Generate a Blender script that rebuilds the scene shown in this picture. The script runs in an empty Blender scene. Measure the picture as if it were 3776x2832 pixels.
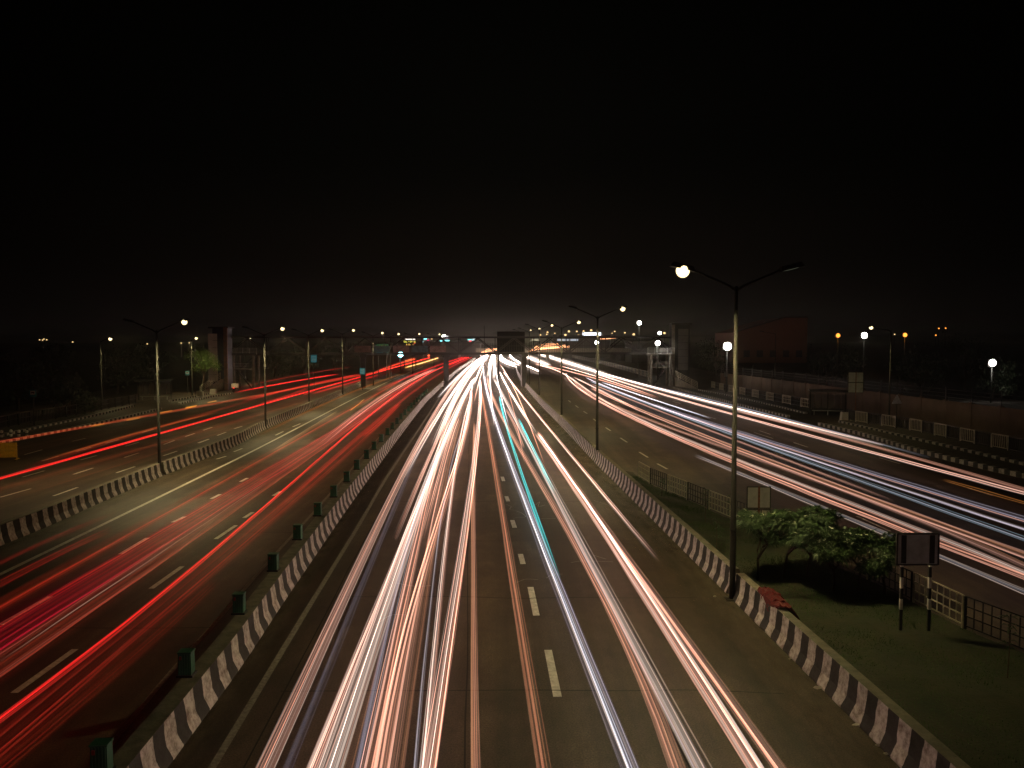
import bpy, math, random
import numpy as np
from mathutils import Vector, Matrix, Quaternion
S = bpy.context.scene
C = S.collection
R = math.radians
rng = random.Random(7)

# ------------------------------------------------------------------ camera
F, H, VC, UC = 3150.0, 8.2, 1416.0, 1888.0
PITCH = math.atan(164.0 / F)
cd = bpy.data.cameras.new('camera'); cam = bpy.data.objects.new('camera', cd); C.objects.link(cam)
cd.sensor_width = 36; cd.lens = 36 * F / 3776; cd.clip_start = 0.1; cd.clip_end = 6000
cam.location = (0, 0, H); cam.rotation_euler = (R(90) - PITCH, 0, 0)
S.camera = cam
cp, sp = math.cos(PITCH), math.sin(PITCH)
def ray(u, v):
    dx = (u - UC) / F; dz = (VC - v) / F
    return dx, cp + dz * sp, -sp + dz * cp
def G(u, v, z=0.0):                      # photo pixel -> point on the level plane z
    x, y, w = ray(u, v); t = (z - H) / w
    return Vector((x * t, y * t, z))
def D(u, v, Y):                          # photo pixel -> point at forward distance Y
    x, y, w = ray(u, v); t = Y / y
    return Vector((x * t, Y, H + w * t))

# ------------------------------------------------------------------ world: night sky with city glow low down
w = bpy.data.worlds.new('World'); S.world = w; w.use_nodes = True
nt = w.node_tree; nt.nodes.clear()
out = nt.nodes.new('ShaderNodeOutputWorld'); bg = nt.nodes.new('ShaderNodeBackground')
sky = nt.nodes.new('ShaderNodeTexSky'); sky.sky_type = 'NISHITA'; sky.sun_disc = False
sky.sun_elevation = R(-6); sky.sun_rotation = R(190); sky.air_density = 2; sky.dust_density = 4
tc = nt.nodes.new('ShaderNodeTexCoord'); sx = nt.nodes.new('ShaderNodeSeparateXYZ')
rm = nt.nodes.new('ShaderNodeValToRGB'); rm.color_ramp.interpolation = 'EASE'
e = rm.color_ramp.elements
e[0].position = 0.0; e[0].color = (0.0062, 0.0048, 0.0038, 1)
e[1].position = 0.42; e[1].color = (0.0006, 0.0006, 0.0004, 1)
k = e.new(0.10); k.color = (0.0032, 0.0025, 0.0017, 1)
k = e.new(0.22); k.color = (0.0014, 0.0013, 0.0009, 1)
gx = nt.nodes.new('ShaderNodeMath'); gx.operation = 'ABSOLUTE'
gm = nt.nodes.new('ShaderNodeMapRange'); gm.inputs[1].default_value = 0.05; gm.inputs[2].default_value = 0.5
gm.inputs[3].default_value = 1.0; gm.inputs[4].default_value = 0.22
mu = nt.nodes.new('ShaderNodeVectorMath'); mu.operation = 'SCALE'
ad = nt.nodes.new('ShaderNodeVectorMath'); ad.operation = 'MULTIPLY_ADD'
ad.inputs[1].default_value = (0.003, 0.003, 0.003)
L = nt.links.new
L(tc.outputs['Generated'], sx.inputs[0]); L(sx.outputs['Z'], rm.inputs[0]); L(sx.outputs['X'], gx.inputs[0])
L(gx.outputs[0], gm.inputs[0]); L(rm.outputs[0], mu.inputs[0]); L(gm.outputs[0], mu.inputs['Scale'])
L(sky.outputs[0], ad.inputs[0]); L(mu.outputs[0], ad.inputs[2]); L(ad.outputs[0], bg.inputs[0])
bg.inputs[1].default_value = 1.0
L(bg.outputs[0], out.inputs[0])

S.view_settings.view_transform = 'Standard'; S.view_settings.look = 'None'
S.view_settings.exposure = 0; S.view_settings.gamma = 1
S.render.engine = 'CYCLES'
S.cycles.use_denoising = True
S.cycles.transparent_max_bounces = 96
S.cycles.max_bounces = 4; S.cycles.diffuse_bounces = 2; S.cycles.glossy_bounces = 2
S.cycles.sample_clamp_indirect = 4
S.cycles.use_light_tree = True

# ------------------------------------------------------------------ helpers
def tag(o, label=None, cat=None, group=None, kind=None):
    if label: o['label'] = label
    if cat: o['category'] = cat
    if group: o['group'] = group
    if kind: o['kind'] = kind
    return o
def thing(name, label, cat, loc=(0, 0, 0), rz=0.0, group=None):
    o = bpy.data.objects.new(name, None); C.objects.link(o); o.empty_display_size = 0.2
    o.location = loc; o.rotation_euler = (0, 0, rz)
    return tag(o, label, cat, group)
def dup(root, loc, rz=None, label=None):
    r = root.copy(); C.objects.link(r); r.location = loc
    if rz is not None: r.rotation_euler = (0, 0, rz)
    if label: r['label'] = label
    for ch in list(root.children):
        c = ch.copy(); C.objects.link(c); c.parent = r
        for g in ch.children:
            d = g.copy(); C.objects.link(d); d.parent = c
    return r
class MB:
    def __init__(s): s.v = []; s.f = []; s.m = []; s.uv = []; s.c = []
    def quad(s, pts, m=0, uv=None):
        b = len(s.v); s.v += [tuple(p) for p in pts]; s.f.append(tuple(range(b, b + len(pts)))); s.m.append(m)
        s.uv.append(uv or [(0, 0)] * len(pts))
    def box(s, c, d, rz=0.0, m=0, M=None, taper=1.0):
        b = len(s.v); hx, hy, hz = d[0] / 2, d[1] / 2, d[2] / 2
        ca, sa = math.cos(rz), math.sin(rz)
        for z in (-hz, hz):
            t = taper if z > 0 else 1.0
            for x, y in ((-hx, -hy), (hx, -hy), (hx, hy), (-hx, hy)):
                x *= t; y *= t
                p = Vector((x, y, z))
                p = (M @ p) if M else Vector((x * ca - y * sa, x * sa + y * ca, z))
                s.v.append((c[0] + p.x, c[1] + p.y, c[2] + p.z))
        for q in ((3, 2, 1, 0), (4, 5, 6, 7), (0, 1, 5, 4), (1, 2, 6, 5), (2, 3, 7, 6), (3, 0, 4, 7)):
            s.f.append(tuple(b + i for i in q)); s.m.append(m); s.uv.append([(0, 0), (1, 0), (1, 1), (0, 1)])
    def bar(s, a, b_, w_, h_=None, m=0):
        a = Vector(a); b_ = Vector(b_); d = b_ - a; l = d.length
        if l < 1e-6: return
        q = d.to_track_quat('Z', 'Y').to_matrix()
        s.box((a + b_) / 2, (w_, h_ or w_, l), M=q, m=m)
    def tube(s, pts, rad, n=8, m=0, cap=True, cols=None):
        pts = [Vector(p) for p in pts]; k = len(pts)
        if not hasattr(rad, '__len__'): rad = [rad] * k
        b = len(s.v); ref = Vector((0, 0, 1))
        for i, p in enumerate(pts):
            t = (pts[min(i + 1, k - 1)] - pts[max(i - 1, 0)])
            t = t.normalized() if t.length > 1e-9 else Vector((0, 0, 1))
            rf = ref if abs(t.dot(ref)) < .95 else Vector((0, 1, 0))
            a = t.cross(rf).normalized(); c = a.cross(t)
            for j in range(n):
                an = 2 * math.pi * j / n
                s.v.append(tuple(p + (a * math.cos(an) + c * math.sin(an)) * rad[i]))
                if cols is not None: s.c.append(cols[i])
        for i in range(k - 1):
            for j in range(n):
                j2 = (j + 1) % n
                s.f.append((b + i * n + j, b + i * n + j2, b + (i + 1) * n + j2, b + (i + 1) * n + j)); s.m.append(m)
                s.uv.append([(0, 0)] * 4)
        if cap:
            s.f.append(tuple(b + j for j in reversed(range(n)))); s.m.append(m); s.uv.append([(0, 0)] * n)
            s.f.append(tuple(b + (k - 1) * n + j for j in range(n))); s.m.append(m); s.uv.append([(0, 0)] * n)
    def build(s, name, mats, parent=None, smooth=False):
        me = bpy.data.meshes.new(name); me.from_pydata(s.v, [], s.f)
        if not isinstance(mats, (list, tuple)): mats = [mats]
        for mm in mats: me.materials.append(mm)
        me.polygons.foreach_set('material_index', s.m)
        if smooth: me.polygons.foreach_set('use_smooth', [True] * len(s.f))
        ul = me.uv_layers.new(name='UVMap')
        ul.data.foreach_set('uv', [x for f in s.uv for p in f for x in p])
        if s.c:
            at = me.color_attributes.new('glow', 'FLOAT_COLOR', 'POINT')
            at.data.foreach_set('color', [x for c in s.c for x in (c[0], c[1], c[2], 1.0)])
        me.update()
        o = bpy.data.objects.new(name, me); C.objects.link(o)
        if parent: o.parent = parent
        return o
def catmull(P, per=8):
    P = [Vector(p) for p in P]
    if len(P) == 2: return [P[0].lerp(P[1], i / per) for i in range(per + 1)]
    Q = [P[0] * 2 - P[1]] + P + [P[-1] * 2 - P[-2]]; o = []
    for i in range(1, len(Q) - 2):
        a, b, c, d = Q[i - 1:i + 3]
        for j in range(per):
            t = j / per
            o.append(0.5 * ((2 * b) + (c - a) * t + (2 * a - 5 * b + 4 * c - d) * t * t + (3 * b - 3 * c + d - a) * t ** 3))
    return o + [P[-1]]
def resample(P, step):
    o = [P[0].copy()]; acc = 0
    for a, b in zip(P, P[1:]):
        l = (b - a).length; t = step - acc
        while t <= l and l > 0:
            o.append(a.lerp(b, t / l)); t += step
        acc = (acc + l) % step
    if (o[-1] - P[-1]).length > .05: o.append(P[-1].copy())
    return o

def mat(name, col, rough=.7, var=.25, scale=3.0, bump=0.0, bscale=40.0, metal=0.0, col2=None, emit=None, es=1.0, spec=.5):
    m = bpy.data.materials.new(name); m.use_nodes = True; n = m.node_tree.nodes; l = m.node_tree.links.new
    p = n['Principled BSDF']; p.inputs['Roughness'].default_value = rough; p.inputs['Metallic'].default_value = metal
    p.inputs['Specular IOR Level'].default_value = spec
    co = n.new('ShaderNodeTexCoord')
    nz = n.new('ShaderNodeTexNoise'); nz.inputs['Scale'].default_value = scale; nz.inputs['Detail'].default_value = 6
    nz.inputs['Roughness'].default_value = .65
    l(co.outputs['Object'], nz.inputs['Vector'])
    r = n.new('ShaderNodeValToRGB'); r.color_ramp.elements[0].position = .3; r.color_ramp.elements[1].position = .7
    c2 = col2 or tuple(min(1, x * (1 + var)) for x in col); c1 = col if col2 else tuple(x * (1 - var) for x in col)
    r.color_ramp.elements[0].color = (*c1, 1); r.color_ramp.elements[1].color = (*c2, 1)
    l(nz.outputs['Fac'], r.inputs[0]); l(r.outputs[0], p.inputs['Base Color'])
    if bump:
        nb = n.new('ShaderNodeTexNoise'); nb.inputs['Scale'].default_value = bscale; nb.inputs['Detail'].default_value = 4
        l(co.outputs['Object'], nb.inputs['Vector'])
        b = n.new('ShaderNodeBump'); b.inputs['Strength'].default_value = bump; b.inputs['Distance'].default_value = .02
        l(nb.outputs['Fac'], b.inputs['Height']); l(b.outputs[0], p.inputs['Normal'])
    if emit:
        p.inputs['Emission Color'].default_value = (*emit, 1); p.inputs['Emission Strength'].default_value = es
    return m
def stripe_mat(name, light, dark, period, wob=.05, duty=.5):
    m = mat(name, light, .75, .2, 2.0, .25, 25); n = m.node_tree.nodes; l = m.node_tree.links.new
    p = n['Principled BSDF']
    uv = n.new('ShaderNodeUVMap'); uv.uv_map = 'UVMap'; s = n.new('ShaderNodeSeparateXYZ'); l(uv.outputs[0], s.inputs[0])
    co = n.new('ShaderNodeTexCoord'); nz = n.new('ShaderNodeTexNoise'); nz.inputs['Scale'].default_value = 2.2; nz.inputs['Detail'].default_value = 3
    l(co.outputs['Object'], nz.inputs['Vector'])
    a = n.new('ShaderNodeMath'); a.operation = 'MULTIPLY_ADD'; a.inputs[1].default_value = wob * 2
    l(nz.outputs['Fac'], a.inputs[0]); l(s.outputs['X'], a.inputs[2])
    d = n.new('ShaderNodeMath'); d.operation = 'DIVIDE'; d.inputs[1].default_value = period; l(a.outputs[0], d.inputs[0])
    fr = n.new('ShaderNodeMath'); fr.operation = 'FRACT'; l(d.outputs[0], fr.inputs[0])
    lt = n.new('ShaderNodeMath'); lt.operation = 'LESS_THAN'; lt.inputs[1].default_value = duty; l(fr.outputs[0], lt.inputs[0])
    # flaking paint and grime
    n2 = n.new('ShaderNodeTexNoise'); n2.inputs['Scale'].default_value = 5; n2.inputs['Detail'].default_value = 8; n2.inputs['Roughness'].default_value = .75
    l(co.outputs['Object'], n2.inputs['Vector'])
    gr = n.new('ShaderNodeValToRGB'); gr.color_ramp.elements[0].position = .36; gr.color_ramp.elements[1].position = .58
    gr.color_ramp.elements[0].color = (.34, .29, .26, 1); gr.color_ramp.elements[1].color = (1, 1, 1, 1)
    l(n2.outputs['Fac'], gr.inputs[0])
    mx = n.new('ShaderNodeMix'); mx.data_type = 'RGBA'
    mx.inputs['A'].default_value = (*dark, 1); mx.inputs['B'].default_value = (*light, 1); l(lt.outputs[0], mx.inputs['Factor'])
    ml = n.new('ShaderNodeMix'); ml.data_type = 'RGBA'; ml.blend_type = 'MULTIPLY'; ml.inputs['Factor'].default_value = 1
    l(mx.outputs['Result'], ml.inputs['A']); l(gr.outputs[0], ml.inputs['B']); l(ml.outputs['Result'], p.inputs['Base Color'])
    return m
def emis(name, col, s):
    m = bpy.data.materials.new(name); m.use_nodes = True; n = m.node_tree.nodes; n.clear()
    o = n.new('ShaderNodeOutputMaterial'); em = n.new('ShaderNodeEmission')
    em.inputs[0].default_value = (*col, 1); em.inputs[1].default_value = s
    m.node_tree.links.new(em.outputs[0], o.inputs[0]); return m
def glow_mat():                          # light left in the air by passing lamps: it only adds light
    m = bpy.data.materials.new('trail_light'); m.use_nodes = True; n = m.node_tree.nodes; n.clear(); l = m.node_tree.links.new
    o = n.new('ShaderNodeOutputMaterial'); em = n.new('ShaderNodeEmission'); tr = n.new('ShaderNodeBsdfTransparent')
    at = n.new('ShaderNodeVertexColor'); at.layer_name = 'glow'; ad = n.new('ShaderNodeAddShader')
    l(at.outputs['Color'], em.inputs[0]); l(em.outputs[0], ad.inputs[0]); l(tr.outputs[0], ad.inputs[1]); l(ad.outputs[0], o.inputs[0])
    return m

def asphalt(name, c1, c2):
    m = bpy.data.materials.new(name); m.use_nodes = True; n = m.node_tree.nodes; l = m.node_tree.links.new
    p = n['Principled BSDF']; co = n.new('ShaderNodeTexCoord')
    def noise(scale, det=5, vs=(1, 1, 1), ro=.6):
        mp = n.new('ShaderNodeMapping'); mp.inputs['Scale'].default_value = vs; mp.inputs['Rotation'].default_value = (0, 0, R(-2.8))
        l(co.outputs['Object'], mp.inputs[0]); t = n.new('ShaderNodeTexNoise'); t.inputs['Scale'].default_value = scale
        t.inputs['Detail'].default_value = det; t.inputs['Roughness'].default_value = ro; l(mp.outputs[0], t.inputs['Vector']); return t.outputs['Fac']
    def ramp(src, a, b, ca, cb):
        r = n.new('ShaderNodeValToRGB'); r.color_ramp.elements[0].position = a; r.color_ramp.elements[1].position = b
        r.color_ramp.elements[0].color = (*ca, 1); r.color_ramp.elements[1].color = (*cb, 1); l(src, r.inputs[0]); return r.outputs[0]
    def mul(a, b):
        x = n.new('ShaderNodeMix'); x.data_type = 'RGBA'; x.blend_type = 'MULTIPLY'; x.inputs['Factor'].default_value = 1
        l(a, x.inputs['A']); l(b, x.inputs['B']); return x.outputs['Result']
    base = ramp(noise(.35, 6), .35, .68, c1, c2)
    tracks = ramp(noise(1.0, 3, (1.1, .02, 1)), .35, .65, (.58, .58, .58), (1.2, 1.18, 1.15))
    grit = mul(ramp(noise(26, 2, (1, 1, 1), .8), .34, .66, (.42, .42, .42), (1.6, 1.57, 1.52)), ramp(noise(3.2, 8, (1, .5, 1), .75), .3, .7, (.72, .71, .70), (1.25, 1.24, 1.22)))
    patch = mul(ramp(noise(.16, 2, (1, .35, 1)), .47, .49, (.70, .69, .68), (1, 1, 1)), ramp(noise(.9, 4, (1, .25, 1), .7), .58, .74, (1, 1, 1), (.60, .58, .57)))
    l(mul(mul(mul(base, tracks), grit), patch), p.inputs['Base Color'])
    p.inputs['Roughness'].default_value = .62; p.inputs['Specular IOR Level'].default_value = .35
    b = n.new('ShaderNodeBump'); b.inputs['Strength'].default_value = .5; b.inputs['Distance'].default_value = .012
    l(noise(45, 3, (1, 1, 1), .7), b.inputs['Height']); l(b.outputs[0], p.inputs['Normal'])
    return m

M = dict(
    asphalt=asphalt('asphalt', (.052, .037, .028), (.092, .066, .048)),
    earth=mat('bare_earth', (.035, .028, .02), .95, .4, .4, .6, 6),
    paving=mat('pavement_slabs', (.075, .062, .05), .9, .3, 1.2, .4, 20),
    turf=mat('turf_soil', (.012, .024, .007), .95, .5, .9, .8, 12, col2=(.042, .036, .017)),
    blade=mat('grass_blades', (.022, .05, .012), .7, .45, 1.2, col2=(.06, .11, .025)),
    paint=mat('road_paint', (.58, .55, .50), .7, .35, 6, .3, 40),
    seal=mat('chalky_scratch', (.25, .23, .22), .8, .4, 8),
    stripe=stripe_mat('black_white_paint', (.58, .54, .54), (.026, .024, .026), .9, .08),
    stripewide=stripe_mat('broad_black_white_paint', (.58, .54, .54), (.026, .024, .026), 1.12, .10),
    kerbstripe=stripe_mat('kerb_paint', (.50, .47, .44), (.022, .021, .021), 1.0, .03),
    concrete=mat('weathered_concrete', (.15, .135, .105), .9, .4, 2.5, .6, 18),
    wall=mat('wall_plaster', (.085, .058, .038), .9, .35, .5, .3, 10),
    steel=mat('galvanised_steel', (.030, .030, .026), .8, .3, 3, spec=.2),
    darksteel=mat('dark_painted_steel', (.022, .02, .021), .55, .3, 2),
    bridge=mat('bridge_paint', (.018, .014, .013), .6, .35, 1.5),
    brace=mat('brace_paint', (.030, .020, .018), .6, .3, 1.5),
    green=mat('green_plastic', (.022, .105, .066), .55, .35, 3, .2, 10),
    whiterail=mat('cream_rail_paint', (.36, .33, .25), .6, .25, 4),
    blackrail=mat('black_rail_paint', (.009, .009, .009), .5, .3, 4),
    signback=mat('sign_back_metal', (.30, .31, .28), .5, .2, 3, metal=.2),
    signgrey=mat('dull_sign_metal', (.5, .53, .55), .5, .25, 3, metal=.2),
    rust=mat('rusty_steel', (.13, .05, .018), .85, .5, 9, .4, 30),
    white=mat('white_paint', (.62, .60, .56), .6, .2, 5),
    black=mat('black_paint', (.015, .015, .015), .5, .2, 5),
    cream=mat('cream_cladding', (.48, .45, .40), .6, .15, 1),
    navy=mat('navy_cladding', (.02, .03, .06), .5, .3, 1),
    panel=mat('grey_cladding', (.075, .066, .058), .6, .2, 1),
    leaf=mat('frangipani_leaf', (.015, .034, .011), .45, .5, 3, col2=(.036, .074, .021)),
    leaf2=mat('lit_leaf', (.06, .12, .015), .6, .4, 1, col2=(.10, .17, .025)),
    darkleaf=mat('dark_leaf', (.018, .028, .012), .7, .5, .6, col2=(.035, .05, .02)),
    bark=mat('bark', (.07, .05, .035), .95, .4, 6, .6, 25),
    petal=mat('white_petal', (.75, .73, .62), .6, .1, 5),
    redcloth=mat('red_cloth', (.10, .003, .005), .9, .5, 7, .5, 40),
    teal=mat('teal_sign', (.01, .16, .20), .5, .2, 3),
    yellow=mat('yellow_paint', (.50, .26, .015), .6, .35, 5),
    dark=mat('dark_facade', (.013, .011, .010), .8, .4, .3),
    orangewall=mat('sodium_tinted_facade', (.12, .052, .026), .9, .3, .05),  # orange of the sodium light is partly put into the wall colour
    glass=mat('dark_glass', (.02, .025, .03), .12, .2, 2),
    litter=mat('paper_litter', (.55, .52, .46), .8, .2, 9),
    signblack=mat('soot_dark_paint', (.004, .0035, .003), .9, .3, 1, spec=.1), wornpaint=mat('worn_paint', (.10, .09, .075), .85, .3, 9, .3, 40, col2=(.30, .275, .24)), tar=mat('tar', (.016, .014, .012), .85, .2, 5), tyre=mat('tyre_rubber', (.02, .02, .02), .8, .2, 5),
    lampwarm=emis('lamp_warm', (1.0, .80, .40), 2.6), farwarm=emis('far_lamp_warm', (1.0, .66, .28), 1.7), lampwhite=emis('lamp_white', (1.0, .96, .88), 26),
    lampfaint=emis('lamp_faint', (.55, .62, .42), .10), lampsodium=emis('lamp_sodium', (1.0, .30, .04), 3),
    lampcyan=emis('lamp_cyan', (.35, .95, 1.0), 14),
    trail=glow_mat(),
)

# ------------------------------------------------------------------ setting: ground, roads, verge, pavements
def sheet(name, m, pts, z, kind='structure'):
    b = MB(); n = len(pts)
    b.quad([(p[0], p[1], z) for p in pts], 0)
    return tag(b.build(name, m), kind=kind)
sheet('ground', M['earth'], [(-1500, -60), (1500, -60), (1500, 3000), (-1500, 3000)], -.03)
sheet('road', M['asphalt'], [(-62, -40), (47, -40), (47, 120), (60, 420), (120, 1100), (-150, 1100), (-110, 420), (-62, 110)], 0)

def line_px(pts, z=0.0, per=10): return catmull([G(u, v, z) for u, v in pts], per)
def extend_back(P, y):                   # carry the first straight piece on towards / past the camera
    d = (P[0] - P[1]).normalized()
    t = (y - P[0].y) / d.y
    return [P[0] + d * t] + P
def normals(P):
    o = []
    for i in range(len(P)):
        d = P[min(i + 1, len(P) - 1)] - P[max(i - 1, 0)]; d.z = 0
        d.normalize(); o.append(Vector((d.y, -d.x, 0)))      # right-hand side looking along the path
    return o
LB = resample(extend_back(line_px([(619, 2832), (906, 2436), (1095, 2150), (1367, 1757), (1558, 1500), (1603, 1453), (1650, 1408), (1694, 1367), (1739, 1336), (1778, 1306)]), 3), 1.0)
RB = resample(extend_back(line_px([(3321, 2832), (2950, 2461), (2689, 2200), (2254, 1766), (2201, 1714), (2072, 1575), (1987, 1487), (1944, 1437), (1918, 1401), (1906, 1375), (1901, 1353), (1897, 1327)]), 3), 1.0)
FB = resample(extend_back(line_px([(0, 2014), (196, 1933), (391, 1845), (613, 1750), (872, 1643), (992, 1577), (1151, 1506), (1276, 1450), (1340, 1420)]), 22), 1.0)


def barrier(name, P, side, label, group, hs=1.0, tw=.26, sm='stripe'):
    PROF = [(0, 0), (0, .05), (.11, .30), (.17, .80), (.17 + tw, .80), (.23 + tw, .30), (.34 + tw, .05), (.34 + tw, 0)]
    """P: foot of the face that is seen; side=+1 body lies on the right of the path, -1 on the left."""
    b = MB(); N = normals(P); o0 = P[0].copy(); rings = []; u = 0; us = []
    for i, p in enumerate(P):
        if i: u += (p - P[i - 1]).length
        us.append(u + p.y * 0 + o0.length)
        rings.append([p - o0 + N[i] * side * a + Vector((0, 0, z * hs)) for a, z in PROF])
    for i in range(len(P) - 1):
        for k in range(len(PROF) - 1):
            q = [rings[i][k], rings[i + 1][k], rings[i + 1][k + 1], rings[i][k + 1]]
            uv = [(us[i], PROF[k][1]), (us[i + 1], PROF[k][1]), (us[i + 1], PROF[k + 1][1]), (us[i], PROF[k + 1][1])]
            if side > 0: pass
            b.quad(q, 1 if k == 3 else 0, uv)
    b.quad(list(reversed(rings[0])), 1); b.quad(rings[-1], 1)
    o = b.build(name, [M[sm], M['concrete']]); o.location = o0
    return tag(o, label, 'barrier', group)
ORD = ['nearest', 'second', 'third', 'fourth', 'fifth', 'sixth', 'seventh', 'eighth', 'ninth', 'tenth', 'eleventh', 'twelfth', 'thirteenth',
       'fourteenth', 'fifteenth', 'sixteenth', 'seventeenth', 'eighteenth', 'nineteenth', 'twentieth']
TENS = {20: 'twenty', 30: 'thirty', 40: 'forty'}
def nth(i):
    if i < 20: return ORD[i]
    n = i + 1; t, r_ = n // 10 * 10, n % 10
    return (TENS[t] + '-' + (['', 'first', 'second', 'third', 'fourth', 'fifth', 'sixth', 'seventh', 'eighth', 'ninth'][r_])) if r_ else {20: 'twentieth', 30: 'thirtieth', 40: 'fortieth'}[n]
def cut(P, cuts, gap):
    o = []; lo = -1e9
    for c in list(cuts) + [1e9]:
        y0, y1 = lo + gap / 2, c - gap / 2
        seg = [p for p in P if y0 <= p.y <= y1]
        for a_, b_ in zip(P, P[1:]):
            for yy in (y0, y1):
                if a_.y < yy < b_.y: seg.append(a_.lerp(b_, (yy - a_.y) / (b_.y - a_.y)))
        seg.sort(key=lambda p: p.y); seg = [p for k, p in enumerate(seg) if k == 0 or p.y - seg[k - 1].y > .02]
        if len(seg) > 1: o.append(seg)
        lo = c
    return o
for i, s in enumerate(cut(LB, [44, 74, 92, 108, 124, 140, 156, 185], .25)):
    barrier('concrete_barrier', s, -1, f'black and white striped barrier between red trails and headlight lanes, {nth(i)} section from the camera', 'striped barriers left of the headlight lanes', .95, .42, 'stripewide')
for i, s in enumerate(cut(RB, [27.0, 57.2, 84, 114, 143], .5)):
    barrier('concrete_barrier', s, 1, f'pinkish white and black barrier section right of the headlight lanes, {nth(i)} from the camera', 'striped barriers right of the headlight lanes', 1.0)
for i, s in enumerate(cut(FB, [51.3, 78.3, 102.5, 127], .5)):
    barrier('concrete_barrier', s, -1, f'striped barrier between the two red trail carriageways, {nth(i)} section from the camera', 'striped barriers between the red carriageways', .95)

# painted markings: sheets just above the asphalt
mk = MB()
def band(P, wd, z=.004, b=mk, m=0):
    N = normals(P)
    for i in range(len(P) - 1):
        b.quad([P[i] - N[i] * wd / 2 + Vector((0, 0, z)), P[i] + N[i] * wd / 2 + Vector((0, 0, z)),
                P[i + 1] + N[i + 1] * wd / 2 + Vector((0, 0, z)), P[i + 1] - N[i + 1] * wd / 2 + Vector((0, 0, z))], m)
band(resample(extend_back(line_px([(782, 2832), (1140, 2236), (1322, 1939), (1432, 1752), (1560, 1560), (1640, 1440), (1700, 1380)]), 3), 2), .16, m=1)
band(resample(extend_back(line_px([(0, 2118), (355, 1946), (756, 1750), (1001, 1628), (1344, 1450), (1456, 1396), (1560, 1352)]), 20), 2), .2)
band(resample(line_px([(339, 2832), (639, 2467), (782, 2310), (1000, 2060), (1200, 1840), (1400, 1610)]), 2), .13, m=1)
def dash(x0, y0, x1, y1, wd=.15):
    band([G(x0, y0), G(x1, y1)], wd)
for q in [(2056, 2570, 2021, 2397), (1978, 2270, 1956, 2165), (1929, 2080, 1919, 2043), (1898, 1946, 1889, 1918), (1874, 1849, 1867, 1830), (1857, 1774, 1852, 1758)]:
    dash(*q, .2)
for a, b_ in [((0, 850), (285, 690)), ((680, 450), (835, 358)), ((975, 270), (1045, 238)), ((1195, 137), (1245, 112)), ((1360, 40), (1400, 20)),
              ((80, 1235), (425, 988)), ((855, 645), (1030, 520)), ((1220, 365), (1335, 287)), ((1380, 245), (1430, 213)), ((1545, 120), (1585, 95))]:
    dash(a[0] * .652, 1750 + a[1] * .652, b_[0] * .652, 1750 + b_[1] * .652, .18)
for a, b_ in [((1000, 1498), (1158, 1445)), ((1403, 1352), (1520, 1312)), ((1707, 1243), (1793, 1210)), ((1865, 1178), (1940, 1150)), ((2010, 1120), (2080, 1098)),
              ((628, 1512), (800, 1457)), ((1068, 1367), (1190, 1328)), ((1405, 1255), (1500, 1220)), ((1590, 1188), (1670, 1160)), ((1745, 1133), (1823, 1107)),
              ((195, 1535), (382, 1480)), ((690, 1388), (830, 1350)), ((1075, 1270), (1190, 1237)), ((360, 1397), (500, 1355)), ((655, 1317), (780, 1280)),
              ((905, 1245), (1020, 1213)), ((1220, 1152), (1320, 1125)), ((210, 1343), (362, 1300)), ((620, 1228), (735, 1202)), ((80, 1290), (150, 1262)), ((70, 1272), (140, 1258))]:
    dash(a[0] * .4295, 1100 + a[1] * .4295, b_[0] * .4295, 1100 + b_[1] * .4295, .15)
for q in [(0, 1834, 114, 1802), (197, 1829, 287, 1797), (1079, 1574, 1108, 1562), (1016, 1605, 1045, 1591), (862, 1666, 893, 1654), (799, 1693, 834, 1682), (730, 1633, 770, 1619)]:
    dash(*q, .15)
for a, b_ in [((1475, 1110), (1518, 1138)), ((1600, 1198), (1660, 1237)), ((1763, 1320), (1838, 1367)), ((1918, 1420), (2005, 1467)), ((1370, 1035), (1395, 1057)),
              ((1285, 970), (1315, 990)), ((1215, 920), (1240, 938)), ((1155, 877), (1175, 893))]:
    dash(1600 + a[0] * .4295, 1100 + a[1] * .4295, 1600 + b_[0] * .4295, 1100 + b_[1] * .4295, .15)
for q in [(2927, 1631, 2979, 1649), (2800, 1588, 2841, 1602), (2781, 1595, 2850, 1617), (3243, 1688, 3318, 1710), (2927, 1633, 2976, 1648), (2590, 1530, 2640, 1545), (2480, 1480, 2510, 1488), (3159, 1903, 3282, 1959), (3570, 1800, 3660, 1828)]:
    dash(*q, .13)
tag(mk.build('road_marking', [M['paint'], M['wornpaint']]), kind='structure')
# chalky scratches across the headlight lanes
sc_ = MB()
for P in [[(1865, 1860), (1885, 1868), (1880, 1878), (1905, 1882)], [(1905, 1885), (1925, 1893), (1938, 1906), (1915, 1908), (1890, 1912)], [(1920, 1850), (1950, 1846), (1935, 1858), (1965, 1872)],
          [(1975, 1862), (1990, 1850), (1985, 1868), (2010, 1862)], [(1995, 1913), (2050, 1912)], [(1905, 2148), (1940, 2136), (1985, 2138)], [(2015, 2132), (2040, 2118), (2075, 2118)],
          [(2190, 1846), (2240, 1862), (2262, 1880)], [(2105, 2075), (2150, 2069), (2260, 2072)], [(2190, 2048), (2215, 2056), (2235, 2062)], [(1990, 2050), (2040, 2051)], [(1385, 2305), (1440, 2270), (1500, 2268)], [(1460, 2150), (1530, 2162), (1590, 2160)]]:
    band(catmull([G(u, v) for u, v in P], 5), .03, .005, sc_)
tag(sc_.build('road_scratch', M['seal']), kind='structure')
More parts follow.
